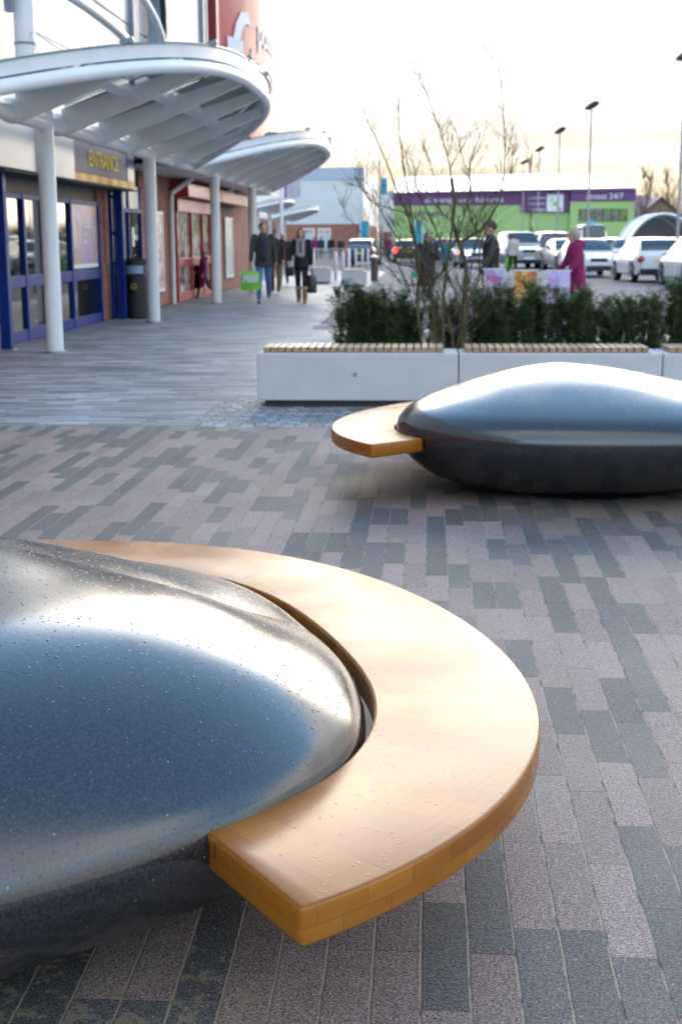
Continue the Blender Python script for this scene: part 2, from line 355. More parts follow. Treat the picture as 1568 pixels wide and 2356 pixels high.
def wood_material():
    m = bpy.data.materials.new('varnished_timber'); m.use_nodes = True; t = m.node_tree; b = t.nodes['Principled BSDF']
    tc = t.nodes.new('ShaderNodeTexCoord'); s = t.nodes.new('ShaderNodeSeparateXYZ'); t.links.new(tc.outputs['Object'], s.inputs[0])
    an = math_node(t, 'ARCTAN2', s.outputs[1], s.outputs[0])
    rr = math_node(t, 'SQRT', math_node(t, 'ADD', math_node(t, 'MULTIPLY', s.outputs[0], s.outputs[0]), math_node(t, 'MULTIPLY', s.outputs[1], s.outputs[1])))
    c = t.nodes.new('ShaderNodeCombineXYZ'); t.links.new(math_node(t, 'MULTIPLY', an, 1.45), c.inputs[0]); t.links.new(math_node(t, 'SUBTRACT', s.outputs[2], .3195), c.inputs[1])
    br = t.nodes.new('ShaderNodeTexBrick'); t.links.new(c.outputs[0], br.inputs['Vector']); br.inputs['Scale'].default_value = 1
    br.inputs['Brick Width'].default_value = .105; br.inputs['Row Height'].default_value = .038; br.inputs['Mortar Size'].default_value = .0009; br.inputs['Mortar Smooth'].default_value = .6
    br.inputs['Color1'].default_value = (0, 0, 0, 1); br.inputs['Color2'].default_value = (1, 1, 1, 1)
    g = t.nodes.new('ShaderNodeCombineXYZ'); t.links.new(math_node(t, 'MULTIPLY', an, 9), g.inputs[0]); t.links.new(math_node(t, 'MULTIPLY', rr, 90), g.inputs[1]); t.links.new(math_node(t, 'MULTIPLY', s.outputs[2], 90), g.inputs[2])
    n = t.nodes.new('ShaderNodeTexNoise'); n.inputs['Scale'].default_value = 1.0; n.inputs['Detail'].default_value = 5; t.links.new(g.outputs[0], n.inputs['Vector'])
    n2 = t.nodes.new('ShaderNodeTexNoise'); n2.inputs['Scale'].default_value = 4.0; n2.inputs['Detail'].default_value = 5; t.links.new(tc.outputs['Object'], n2.inputs['Vector'])
    col = mixrgb(t, br.outputs['Color'], (.31, .088, .003), (.47, .170, .006))
    col = mixrgb(t, maprange(t, n.outputs[0], .35, .7, 0, .45), col, (.27, .085, .006))
    col = mixrgb(t, maprange(t, n2.outputs[0], .45, .75, 0, .35), col, (.42, .19, .05))
    col = mixrgb(t, math_node(t, 'MULTIPLY', br.outputs['Fac'], .6), col, (.13, .05, .010))
    t.links.new(col, b.inputs['Base Color'])
    b.inputs['Roughness'].default_value = .55; b.inputs['Specular IOR Level'].default_value = .2
    b.inputs['Coat Weight'].default_value = .55; b.inputs['Coat IOR'].default_value = 1.52
    t.links.new(maprange(t, n2.outputs[0], .3, .7, .16, .34), b.inputs['Coat Roughness'])
    vb = t.nodes.new('ShaderNodeTexVoronoi'); vb.inputs['Scale'].default_value = 70; t.links.new(tc.outputs['Object'], vb.inputs['Vector'])
    nb = t.nodes.new('ShaderNodeTexNoise'); nb.inputs['Scale'].default_value = 45; nb.inputs['Detail'].default_value = 3; t.links.new(tc.outputs['Object'], nb.inputs['Vector'])
    dro = math_node(t, 'MULTIPLY', maprange(t, vb.outputs['Distance'], .10, .30, 1, 0, True), maprange(t, nb.outputs[0], .50, .58, 0, .5))
    h = math_node(t, 'ADD', dro, math_node(t, 'MULTIPLY', n.outputs[0], .10))
    bu = t.nodes.new('ShaderNodeBump'); bu.inputs['Strength'].default_value = .22; bu.inputs['Distance'].default_value = .004
    t.links.new(h, bu.inputs['Height']); t.links.new(bu.outputs[0], b.inputs['Coat Normal']); t.links.new(bu.outputs[0], b.inputs['Normal'])
    return m
M_stone, M_wood = stone_material(), wood_material()
M_drop = pm('rain_water', (.012, .014, .017), .06, ior=1.9)
M_pit = pm('dark_soil_gap', (.012, .010, .009), .95)

def lerp_prof(prof, t):
    for (a, za), (b, zb) in zip(prof, prof[1:]):
        if a <= t <= b:
            f = (t - a) / (b - a); return za + (zb - za) * f
    return prof[-1][1]
def catmull(pts, n):
    out = []
    for i in range(len(pts) - 1):
        p0 = pts[max(i - 1, 0)]; p1 = pts[i]; p2 = pts[i + 1]; p3 = pts[min(i + 2, len(pts) - 1)]
        for k in range(n):
            t = k / n
            out.append(tuple(.5 * ((2 * b) + (-a + c) * t + (2 * a - 5 * b + 4 * c - d) * t * t + (-a + 3 * b - 3 * c + d) * t ** 3) for a, b, c, d in zip(p0, p1, p2, p3)))
    out.append(pts[-1]); return out
TOP = [(0, .716), (.08, .712), (.19, .699), (.33, .672), (.52, .625), (.72, .564), (.85, .516), (.92, .482), (.962, .448), (.987, .418)]
FLAT = [(0, .700), (.10, .695), (.22, .668), (.36, .620), (.55, .548), (.72, .480), (.86, .432), (.93, .407), (.968, .388), (.989, .366)]
LOW = [(.998, .385), (1.0, .360), (.990, .310), (.955, .240), (.88, .160), (.77, .090), (.64, .042), (.52, .012), (.45, -.02), (.0, -.02)]
LOW_FULL = [(.998, .344), (1.0, .320), (.991, .270), (.96, .210), (.90, .140), (.81, .080), (.70, .040), (.59, .012), (.50, -.02), (.0, -.02)]
def stone_bench(label, C, th0, a0, a1, a_long, apex, drops, TOP=TOP, belly=0.0, LOW=LOW, bump=.05):
    root = thing('sculptural_bench', label, 'bench', C)
    def ri(th): return 1.103 * (1 + .075 * math.cos(3 * (th - th0)))
    def Rp(th):
        e = (th - a_long + PI) % (2 * PI) - PI
        u = ((th - a0 + PI) % (2 * PI) - PI) * (1 if a1 > a0 else -1)
        q = min(1, max(0, (u - R(14)) / R(26))); q = q * q * (3 - 2 * q)
        q2 = min(1, max(0, (u - R(30)) / R(45)))
        return ri(th) + (.008 * (1 - q) if belly else -.003) - .017 * q - (.022 * q2 if belly else 0) + bump * math.exp(-(e / R(30)) ** 2)
    def bel(t, th): return belly * math.sin(PI * min(1, t) ** 1.9) * max(0, math.cos(th - R(-70))) ** .8
    prof = catmull(TOP, 6) + catmull(LOW[:-1], 5)
    n = 144; rings = []
    for t, z in prof:
        k = max(0.0, 1 - t)                        # the apex sits off centre
        ring = []
        for j in range(n):
            th = 2 * PI * j / n
            rr = Rp(th) * t
            ring.append(Vector((rr * math.cos(th) + apex[0] * k, rr * math.sin(th) + apex[1] * k, z + bel(t, th) * (z > (.386 if not belly else .352)))))
        rings.append(ring)
    st = MB(); st.loft(rings[1:], caps=True); st.build('stone_body', M_stone, root, smooth=180)
    def ro(th): return 1.497 * (1 + .036 * math.cos(3 * (th - th0)))
    zt, zb, bv = .36, .284, .009
    sec = []
    for (cx, cz, s0) in ((-1, 1, 90), (-1, -1, 180), (1, -1, 270), (1, 1, 0)):
        pass
    rings = []
    m = 120
    def section(th, inset):
        o, i = ro(th), ri(th); pts = []
        hz, hr = (zt - zb) / 2 - inset, (o - i) / 2 - inset; mz, mr = (zt + zb) / 2, (o + i) / 2
        for (sx, sz, q0) in ((1, 1, 0), (-1, 1, 90), (-1, -1, 180), (1, -1, 270)):
            for q in (0, 30, 60, 90):
                an = R(q0 + q); pts.append((mr + sx * (hr - bv) + bv * math.cos(an), mz + sz * (hz - bv) + bv * math.sin(an)))
        sk = R(1.6) * max(0, 1 - abs(th - a0) / R(12)) * (1 if a1 > a0 else -1)      # the end is cut a little off the radius
        def sw(p): return th + sk * (o - p) / (o - i)
        return [Vector((p * math.cos(sw(p)), p * math.sin(sw(p)), z)) for p, z in pts]
    for j in range(m + 1):
        rings.append(section(a0 + (a1 - a0) * j / m, 0))
    d = bv / 1.4 * (1 if a1 > a0 else -1)
    rings = [section(a0 - d, bv * .9), section(a0 - d * .6, bv * .3)] + rings + [section(a1 + d * .6, bv * .3), section(a1 + d, bv * .9)]
    MB().loft(rings).build('timber_seat', M_wood, root, smooth=35)
    # steel brackets that carry the seat, let into the stone
    for f in (.12, .5, .88):
        th = a0 + (a1 - a0) * f
        MB().box((math.cos(th) * 1.12, math.sin(th) * 1.12, .276), (.5, .06, .012), rz=th).build('seat_bracket', M_steel, root)
    pit = MB(); rnd = random.Random(5)
    pit.loft([[Vector(((.60 + (.03 if j % 2 else -.02)) * math.cos(2 * PI * j / 40), (.60 + (.03 if j % 2 else -.02)) * math.sin(2 * PI * j / 40), z)) for j in range(40)] for z in (-.02, .004)])
    pit.build('base_recess', M_pit, root)
    if drops:
        rnd = random.Random(11); db = MB()
        cat = catmull(TOP, 12)
        for i in range(drops):
            th = rnd.uniform(0, 2 * PI); t = math.sqrt(rnd.uniform(.004, .93))
            # patchy: more of them on the shoulders where the film broke up
            if mnoise.noise(Vector((math.cos(th) * t * 2.2, math.sin(th) * t * 2.2, 3.3))) < rnd.uniform(-.55, .35): continue
            t = min(t, .95); z = lerp_prof(cat, t) + bel(t, th); z2 = lerp_prof(cat, t + .01) + bel(t + .01, th); k = 1 - t
            rr = Rp(th) * t; c = Vector((rr * math.cos(th) + apex[0] * k, rr * math.sin(th) + apex[1] * k, z))
            sl = (z2 - z) / (.01 * Rp(th)); nrm = Vector((-sl * math.cos(th), -sl * math.sin(th), 1)).normalized()
            q = nrm.to_track_quat('Z', 'Y').to_matrix()
            sz = rnd.choice((.0011, .0013, .0015, .0018, .0024)) * rnd.uniform(.8, 1.2); ln = rnd.uniform(1.0, 1.9)
            sr = Matrix.Rotation(rnd.uniform(-.4, .4) + .5, 3, 'Z')
            rings = []
            for ph, f in ((0, 1), (.5, .88), (1.0, .55), (1.5, .08)):
                rings.append([c + q @ (sr @ Vector((sz * ln * f * math.cos(2 * PI * k2 / 6), sz * f * math.sin(2 * PI * k2 / 6), sz * .42 * math.sin(ph)))) for k2 in range(6)])
            db.loft(rings, caps=True)
        w_ = db.build('rain_drops', M_drop, root, smooth=180); w_['kind'] = 'stuff'
    return root
M_steel = pm('galvanised_steel', (.42, .43, .45), .35, metal=.9, var=.12, vscale=9)
stone_bench('polished black stone bench nearest the camera with curved timber seat in front', C1, R(-37.9), R(-48.6), R(118), R(-96), (-.0, .0), 11000, FLAT, .14, LOW_FULL, .36)
stone_bench('polished black stone bench standing in front of the white concrete benches', C2, R(209.7 - 240), R(217.0), R(217 - 168), R(23), (-.17, 0), 500)
#__REST__

# ------------------------------------------------------------------ shared materials
M_white = pm('white_steel_paint', (.82, .83, .84), .34, var=.05, vscale=3, coat=.15)
M_clad = pm('cream_cladding', (.62, .60, .57), .38, var=.06, vscale=1.2, bump=.04, bscale=2)
M_cladw = pm('pale_grey_cladding', (.66, .67, .67), .45, var=.05, vscale=.6)
M_bluef = pm('blue_frame_paint', (.002, .030, .21), .5, var=.1, spec=.25)
M_redf = pm('red_frame_paint', (.42, .018, .016), .35, var=.12, coat=.2)
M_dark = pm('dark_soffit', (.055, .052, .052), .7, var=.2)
M_black = pm('black_plastic', (.014, .014, .015), .42, var=.2, vscale=12)
M_rubber = pm('tyre_rubber', (.016, .016, .017), .8)
M_concrete = pm('white_concrete', (.58, .58, .57), .72, var=.05, vscale=4, bump=.12, bscale=90)
M_greyst = pm('blue_grey_strip', (.23, .27, .33), .4, var=.08)
def brick_material(name, c1, c2, scale=1.0):
    m = bpy.data.materials.new(name); m.use_nodes = True; t = m.node_tree; b = t.nodes['Principled BSDF']
    g = t.nodes.new('ShaderNodeNewGeometry'); s = t.nodes.new('ShaderNodeSeparateXYZ'); t.links.new(g.outputs['Position'], s.inputs[0])
    c = t.nodes.new('ShaderNodeCombineXYZ'); t.links.new(math_node(t, 'ADD', s.outputs[0], s.outputs[1]), c.inputs[0]); t.links.new(s.outputs[2], c.inputs[1])
    br = t.nodes.new('ShaderNodeTexBrick'); t.links.new(c.outputs[0], br.inputs['Vector']); br.inputs['Scale'].default_value = scale
    br.inputs['Brick Width'].default_value = .225; br.inputs['Row Height'].default_value = .075; br.inputs['Mortar Size'].default_value = .006
    br.inputs['Color1'].default_value = (*c1, 1); br.inputs['Color2'].default_value = (*c2, 1); br.inputs['Mortar'].default_value = (.30, .24, .21, 1)
    n = t.nodes.new('ShaderNodeTexNoise'); n.inputs['Scale'].default_value = 2; n.inputs['Detail'].default_value = 6; t.links.new(g.outputs['Position'], n.inputs['Vector'])
    sv = t.nodes.new('ShaderNodeVectorMath'); sv.operation = 'SCALE'; t.links.new(br.outputs['Color'], sv.inputs[0]); t.links.new(maprange(t, n.outputs[0], .3, .7, .82, 1.15), sv.inputs[3])
    t.links.new(sv.outputs[0], b.inputs['Base Color']); b.inputs['Roughness'].default_value = .8
    bu = t.nodes.new('ShaderNodeBump'); bu.inputs['Strength'].default_value = .4; bu.inputs['Distance'].default_value = .005; bu.invert = True
    t.links.new(br.outputs['Fac'], bu.inputs['Height']); t.links.new(bu.outputs[0], b.inputs['Normal'])
    return m
M_brick = brick_material('red_brick', (.40, .140, .092), (.31, .10, .066))
def glass_dark(name, col=(.012, .016, .02), rough=.03):
    m = pm(name, col, rough, ior=1.75); return m
M_glass = glass_dark('shop_glass')
def thin_glass(name, tint, rough=.05):
    m = bpy.data.materials.new(name); m.use_nodes = True; t = m.node_tree; t.nodes.remove(t.nodes['Principled BSDF'])
    tr = t.nodes.new('ShaderNodeBsdfTransparent'); tr.inputs[0].default_value = (*tint, 1)
    gl = t.nodes.new('ShaderNodeBsdfGlossy'); gl.inputs['Roughness'].default_value = rough; gl.inputs[0].default_value = (.9, .95, .95, 1)
    fr = t.nodes.new('ShaderNodeFresnel'); fr.inputs[0].default_value = 1.5; mx = t.nodes.new('ShaderNodeMixShader')
    t.links.new(fr.outputs[0], mx.inputs[0]); t.links.new(tr.outputs[0], mx.inputs[1]); t.links.new(gl.outputs[0], mx.inputs[2]); t.links.new(mx.outputs[0], t.nodes['Material Output'].inputs[0])
    return m
M_rglass = thin_glass('canopy_glass', (.80, .90, .88))
def poster_material(name, cols, scale=3.0, seed=0.0, base=None):
    """printed sheet: soft blots of several ink colours"""
    m = bpy.data.materials.new(name); m.use_nodes = True; t = m.node_tree; b = t.nodes['Principled BSDF']
    tc = t.nodes.new('ShaderNodeTexCoord'); mp = t.nodes.new('ShaderNodeMapping'); mp.inputs['Location'].default_value = (seed, seed * 1.7, seed * .6); t.links.new(tc.outputs['Object'], mp.inputs[0])
    n = t.nodes.new('ShaderNodeTexNoise'); n.inputs['Scale'].default_value = scale; n.inputs['Detail'].default_value = 1.5; t.links.new(mp.outputs[0], n.inputs['Vector'])
    k = len(cols); st = [(.30 + .40 * i / max(1, k - 1), c) for i, c in enumerate(cols)]
    c = ramp_const(t, n.outputs[0], st, 'LINEAR')
    t.links.new(c, b.inputs['Base Color']); b.inputs['Roughness'].default_value = .35
    return m
def flat(name, col, rough=.5): return pm(name, col, rough)
M_yellow = flat('yellow_lettering', (.80, .55, .04)); M_orange = flat('orange_square', (.72, .26, .05)); M_whitet = flat('white_lettering', (.80, .82, .84))
M_purple_dk = flat('purple_lettering', (.10, .02, .12)); M_navy = pm('navy_sign', (.012, .015, .05), .4, var=.2)

# ------------------------------------------------------------------ the long shop building on the left
X0 = -5.95                                   # shop front plane
bld = thing('retail_building', 'long shop building with cream metal upper wall over brick and two covered entrances', 'building', (X0, 20, 0))
def L(o):                                    # parent while keeping world coordinates
    o.matrix_parent_inverse = Matrix.Translation((-X0, -20, 0)); return o
def bpart(mb, name, mat, parent=None, **k):
    o = mb.build(name, mat, parent or bld, **k)
    if parent is None: L(o)
    return o
YE = 46.5
# brick ground floor, with the two entrances left open
b = MB()
b.bx(X0 - .3, X0, -10, 17.9, 0, 3.1)
b.bx(X0 - .3, X0 + .02, 23.95, 25.15, 0, 2.42); b.bx(X0 - .3, X0, 27.6, 31.35, 0, 3.1)
b.bx(X0 - .3, X0, 36.3, YE, 0, 3.1); b.bx(X0 - .3, X0, 31.35, 36.3, 2.55, 3.1)
b.bx(-16, X0 - .3, YE - .3, YE, 0, 3.1)
bpart(b, 'brick_wall', M_brick)
b = MB()                                     # upper cladding: sheet by sheet with open joints
y = -10.0
while y < YE - .05:
    y2 = min(y + 2.46, YE)
    b.bx(X0 - .32, X0 + .05, y + .012, y2 - .012, 3.12, 5.55); b.bx(X0 - .32, X0 + .05, y + .012, y2 - .012, 5.575, 9.4)
    y += 2.46
bpart(b, 'upper_cladding', M_clad, bevel=.01)
bpart(MB().bx(X0 - .36, X0 - .33, -10, YE - .31, 0, 9.3).bx(-16, X0 - .37, YE - .25, YE - .02, 3.12, 9.3).bx(-16, X0 - .36, -10, YE - .3, 9.1, 9.35), 'inner_wall', M_dark)
bpart(MB().bx(X0 + .06, X0 + .10, -10, YE, 9.32, 9.52), 'roof_trim', M_greyst)
for yy in (26.95, 35.3, 35.75):
    bpart(MB().bx(X0 + .055, X0 + .15, yy, yy + (.55 if yy < 30 else .26), 3.12, 9.3), 'cladding_strip', M_greyst)
# canopy soffit strip between columns and wall
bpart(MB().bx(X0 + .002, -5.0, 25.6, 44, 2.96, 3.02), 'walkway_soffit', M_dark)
bpart(MB().bx(X0 + .002, -5.03, 26.2, 44, 2.84, 2.90), 'soffit_beam', M_white)
# cream box over the first bay
bpart(MB().bx(X0 + .06, -5.35, 9, 18.35, 2.36, 3.35).bx(X0 + .06, -5.30, 18.39, 20.15, 2.34, 3.35), 'cream_panel', M_clad, bevel=.008)
bpart(MB().bx(X0 - .25, X0 - .02, 17.9, 23.95, 2.12, 2.42), 'shutter_housing', pm('brown_grey_shutter', (.16, .14, .125), .6, var=.3, vscale=5))
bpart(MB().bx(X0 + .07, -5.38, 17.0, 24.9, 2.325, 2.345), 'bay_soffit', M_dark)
# blue glazed front: frames and panes
ys = [18.0, 19.45, 20.55, 22.05, 23.95]
fr = MB()
for yy in ys: fr.bx(X0 - .06, X0 + .06, yy - .05, yy + .05, 0, 2.12)
for a, c in zip(ys, ys[1:]):
    fr.bx(X0 - .05, X0 + .05, a + .05, c - .05, 0, .17); fr.bx(X0 - .05, X0 + .05, a + .05, c - .05, .78, .95); fr.bx(X0 - .05, X0 + .05, a + .05, c - .05, 2.04, 2.12)
front = bpart(fr, 'blue_shopfront', M_bluef, bevel=.006)
for a, c in zip(ys, ys[1:]):
    for z0, z1 in ((.17, .78), (.95, 2.04)):
        MB().bx(-.012, .012, a + .05 - 20, c - .05 - 20, z0, z1).build('pane', M_glass, front).matrix_parent_inverse = Matrix.Identity(4)
for o in kids(front): o.location = (X0, 20, 0)
# second window of the blue shop, right of the brick pier
fr = MB()
for yy in (25.2, 26.4, 27.55): fr.bx(X0 - .06, X0 + .05, yy - .035, yy + .035, 0, 2.5)
fr.bx(X0 - .05, X0 + .04, 25.24, 27.51, 0, .6).bx(X0 - .05, X0 + .07, 25.24, 27.51, 1.98, 2.06)
win = bpart(fr, 'side_window', M_bluef)
for a, c in ((25.24, 26.36), (26.44, 27.51)):
    MB().bx(X0 - .012, X0 + .012, a, c, .6, 1.98).build('pane', M_glass, win)
    MB().bx(X0 - .012, X0 + .012, a, c, 2.06, 2.5).build('pane', M_clad, win)
# red entrance
fr = MB()
yr = [31.40, 33.35, 35.0, 36.25]
for yy in yr: fr.bx(X0 - .07, X0 + .07, yy - .05, yy + .05, 0, 2.28)
for a, c in zip(yr, yr[1:]):
    fr.bx(X0 - .05, X0 + .055, a + .05, c - .05, 0, .22); fr.bx(X0 - .05, X0 + .055, a + .05, c - .05, .82, 1.02)
fr.bx(X0 - .05, X0 + .10, 31.35, 36.3, 2.10, 2.40)
red = bpart(fr, 'red_doorway', M_redf, bevel=.006)
M_inside = poster_material('lit_shop_interior', [(.30, .36, .34), (.55, .50, .40), (.10, .10, .11), (.45, .12, .12), (.20, .32, .16), (.6, .6, .56)], 2.2, 3.0); bnode(M_inside).inputs['Roughness'].default_value = .15  # colour blots on the panes stand in for the lit interior
for i, (a, c) in enumerate(zip(yr, yr[1:])):
    for z0, z1 in ((.22, .82), (1.02, 2.10)):
        if i == 1 and z0 < .5: continue      # the middle leaf stands open
        MB().bx(X0 - .012, X0 + .012, a + .05, c - .05, z0, z1).build('pane', M_inside, red)
bpart(MB().bx(X0 + .03, X0 + .42, 31.0, 41.2, 2.42, 2.74), 'shutter_box', M_redf, bevel=.02)
bpart(MB().bx(X0 + .021, X0 + .024, 36.6, 41.0, 2.2, 2.40), 'shutter_shadow_gap', M_dark)  # thin dark sheet painting in the shade under the shutter box
for yy in (30.7, 37.1):
    bpart(MB().tube([(X0 + .07, yy, 0), (X0 + .07, yy, 2.35), (X0 + .10, yy, 2.5), (X0 + .5, yy + .5, 2.84)], .055, 10), 'drainpipe', M_white, smooth=60)

# blue posts standing in front of the doors
for (yy, lab) in ((17.7, 'blue steel door guard at the left edge, left of the first white column'), (24.6, 'blue steel ladder-like door guard beside the black litter bin')):
    g = thing('door_guard', lab, 'door guard', (-5.68, yy, 0), 0, 'blue guards beside the entrance')
    MB().bx(-.07, .07, -.07, .07, 0, 2.33).build('post', M_bluef, g, bevel=.008)
    MB().bx(-.20, -.13, -.05, .05, 0, 2.33).build('post', M_bluef, g, bevel=.008)
    for z in (.35, 1.0, 1.55, 2.2): MB().bx(-.13, -.07, -.03, .03, z, z + .06).build('cross_bar', M_bluef, g)
    MB().bx(-.24, .11, -.10, .10, 0, .012).build('foot_plate', M_steel, g)

# fascia sign with its word and chequered edge
sg = thing('fascia_sign', 'grey purple shop fascia with yellow ENTRANCE lettering and a chequered yellow and orange edge', 'shop sign', (-5.42, 20.2, 2.36))
M_fascia = pm('purple_grey_fascia', (.20, .155, .185), .6, var=.12, vscale=.8)
MB().bx(-.5, .0, 0, 4.55, .12, .66).build('panel', M_fascia, sg, bevel=.006)
MB().bx(-.5, .012, 4.0, 4.55, .122, .658).build('blue_end_panel', pm('deep_blue_panel', (.010, .030, .15), .4, coat=.2), sg)
for i in range(13):
    MB().bx(-.06, .016, i * .35 + .002, i * .35 + .348, 0, .115).build('yellow_square' if i % 2 == 0 else 'orange_square', M_yellow if i % 2 == 0 else M_orange, sg)
MB().bx(-.5, -.03, -.1, 4.6, .662, .76).build('dark_top_trim', M_navy, sg)
text_mb('ENTRANCE', .36, .01, .95, lambda v: Vector((.012 + v.z, 1.25 + v.x * 1.12, .25 + v.y))).build('lettering', M_yellow, sg)

# litter bin
lb = thing('litter_bin', 'black pedestal litter bin with a gold emblem and a pale blue notice', 'litter bin', (-5.50, 24.95, 0))
MB().lathe((0, 0, 0), [(.20, 0), (.235, .03), (.235, .80), (.215, .82), (.215, 1.0), (.245, 1.01), (.245, 1.06), (.19, 1.11), (.03, 1.125)], 24).build('bin_body', M_black, lb, smooth=40)
M_blue_notice = pm('pale_blue_notice', (.30, .40, .62), .4)
n_ = MB(); n_.grid([[Vector((.219 * math.sin(a), -.219 * math.cos(a), z)) for a in [R(-35 + 10 * k) for k in range(10)]] for z in (.835, .985)]); n_.build('notice', M_blue_notice, lb)
em = MB(); em.tube([(.05 * math.cos(a) + .02, -.238 + .0 * a, .60 + .05 * math.sin(a)) for a in [2 * PI * k / 20 for k in range(21)]], .011, 6, False)
em.tube([(.0, -.238, .565), (.02, -.238, .61), (.045, -.238, .575)], .010, 6); em.build('emblem', pm('gold_print', (.50, .33, .06), .4), lb)

# posters in white frames on the brick
def framed_poster(label, y0, y1, z0, z1, cols, seed):
    p = thing('framed_poster', label, 'poster', (X0 + .03, y0, z0), 0)
    w_, h_ = y1 - y0, z1 - z0
    MB().bx(0, .03, 0, w_, 0, .07).bx(0, .03, 0, w_, h_ - .07, h_).bx(0, .03, 0, .07, .07, h_ - .07).bx(0, .03, w_ - .07, w_, .07, h_ - .07).build('frame', M_white, p)
    MB().bx(-.01, .015, .07, w_ - .07, .07, h_ - .07).build('sheet', poster_material('poster_ink', cols, 2.4, seed), p)
framed_poster('tall white framed poster with red print left of the red doorway', 28.4, 29.75, .33, 2.06, [(.75, .73, .70), (.75, .70, .66), (.55, .10, .09), (.78, .75, .72), (.25, .22, .20)], 1.0)
framed_poster('tall white framed poster with green print right of the red doorway', 38.9, 40.4, .35, 2.08, [(.75, .75, .72), (.40, .50, .25), (.74, .74, .70), (.50, .42, .38), (.78, .78, .75)], 5.0)
# the large poster inside the blue front
pp = thing('window_poster', 'purple and yellow sale poster with large white letters in the blue shop window', 'poster', (X0 + .02, 22.12, .98))
MB().bx(0, .012, 0, 1.74, 0, 1.06).build('sheet', poster_material('purple_print', [(.16, .07, .30), (.28, .20, .50), (.34, .24, .52), (.50, .28, .12), (.24, .14, .40), (.40, .34, .52)], 1.8, 2.0), pp)
text_mb('ESTIV', .42, .006, .95, lambda v: Vector((.016 + v.z, .72 + v.x * .85, .42 + v.y))).build('lettering', M_whitet, pp)
MB().bx(.0125, .016, .03, 1.71, .0, .07).build('white_band', M_whitet, pp)
for (yy, zz, c, lab, hh, ww) in ((25.9, 1.30, (.70, .10, .12), 'small red and white notice in the side window above the litter bin', .22, .10), (26.75, 1.32, (.75, .77, .80), 'white sheet of paper stuck inside the side window above the litter bin', .38, .2), (25.5, .98, (.10, .45, .28), 'small green sticker low on the side window above the litter bin', .14, .1)):
    o = MB().bx(0, .006, 0, ww, 0, hh).build('notice', flat('notice_paper', c), None, loc=(X0 + .014, yy, zz)); tag(o, lab, 'notice')

# ------------------------------------------------------------------ canopies
def canopy(label, yc, half=7.0, x0=-4.93, z0=2.93, reach=2.25, k=.36, cols=(-3.6, 2.85), detail=True, rafters=6):
    root = thing('canopy', label, 'canopy', (x0, yc, 0), 0, 'curved white glass canopies along the shops')
    def ex(v): return reach * (1 - abs(v / half) ** 2.8)
    ang = math.atan(k)
    def P_(x, v, h=0.0): return Vector((x, v, z0 + k * x + h))
    n = 56
    vs = [half * math.sin(PI / 2 * (-1 + 2 * i / n)) for i in range(n + 1)]
    edge = [(ex(v), v) for v in vs]
    MB().tube([P_(x, v, -.02) for x, v in edge], .085, 12).build('edge_tube', M_white, root, smooth=60)
    fas = MB(); rows = []
    for x, v in edge: rows.append([P_(x + .02, v, .085), P_(x + .035, v, .235), P_(x - .0, v, .235), P_(x - .015, v, .085)])
    fas.loft(rows); fas.build('fascia_band', M_white, root, smooth=40)
    bt = MB().tube([(0, -half - .0, z0), (0, half, z0)], .11, 14); bt.build('main_tube', M_white, root, smooth=60)
    step = 2 * half / (rafters + 1)
    ry = [-half + step * (i + 1) for i in range(rafters)]
    for v in ry:
        xe = ex(v) - .06
        if xe < .3: continue
        # deep tapered fin from the main tube out to the edge tube
        poly = [(.06, -.14), (.06, .20), (xe, .075), (xe, -.07), (xe * .55, -.13)]
        r_ = MB(); a = [P_(x, v - .05, h) for x, h in poly]; c = [P_(x, v + .05, h) for x, h in poly]
        m_ = len(poly); r_.add(a + c, [tuple(range(m_)), tuple(range(2 * m_ - 1, m_ - 1, -1))] + [(i, i + m_, (i + 1) % m_ + m_, (i + 1) % m_) for i in range(m_)])
        r_.build('rafter', M_white, root)
        if detail:
            MB().ell(P_(.0, v, .02), (.17, .26, .15), 12, 8).build('rafter_socket', M_white, root, smooth=180)
    gl = MB()
    for a, c in zip([-half * .985] + ry, ry + [half * .985]):
        mm = 6; r0, r1 = [], []
        for i in range(mm + 1):
            v = a + .05 + (c - a - .1) * i / mm
            r0.append(P_(.1, v, .215)); r1.append(P_(max(ex(v) + .07, .12), v, .245))
        gl.grid([r0, r1])
    g = gl.build('glass_roof', M_rglass, root); sm = g.modifiers.new('thickness', 'SOLIDIFY'); sm.thickness = .016
    if detail:
        for v in ry:
            if ex(v) > .4: MB().box(P_(ex(v) + .03, v, .275), (.16, .12, .05), ry=-ang).build('glass_clamp', M_greyst, root)
        for v in [(a + c) / 2 for a, c in zip(ry, ry[1:])]:
            if ex(v) < .9: continue
            x = ex(v) * .52                    # pale light boxes between the fins
            MB().box(P_(x, v, .12), (.16, step - .08, .16), ry=-ang).build('cross_strut', M_white, root)
    for v in cols:
        c = MB().cyl((0, v), .11, .0, z0 + .14, 20); cc = c.build('column', M_white, root, smooth=60)
        MB().cyl((0, v), .16, 0, .016, 20).build('base_ring', M_steel, cc)
    return root
canopy('nearest curved white canopy over the blue shop entrance', 21.0, cols=(-3.65, 2.8))
canopy('second curved white canopy over the red shop doorway', 34.8, cols=(-3.8, 2.7))
canopy('third white canopy beyond the two shops, seen above the walking man', 84, half=6, x0=-10.3, reach=1.75, z0=3.2, k=.30, detail=False, cols=(-3, 3))
canopy('farthest white canopy, in front of the pale gable with the brick base', 107, half=8, x0=-11.6, reach=2.7, z0=3.0, k=.28, detail=False, cols=(-4, 1))
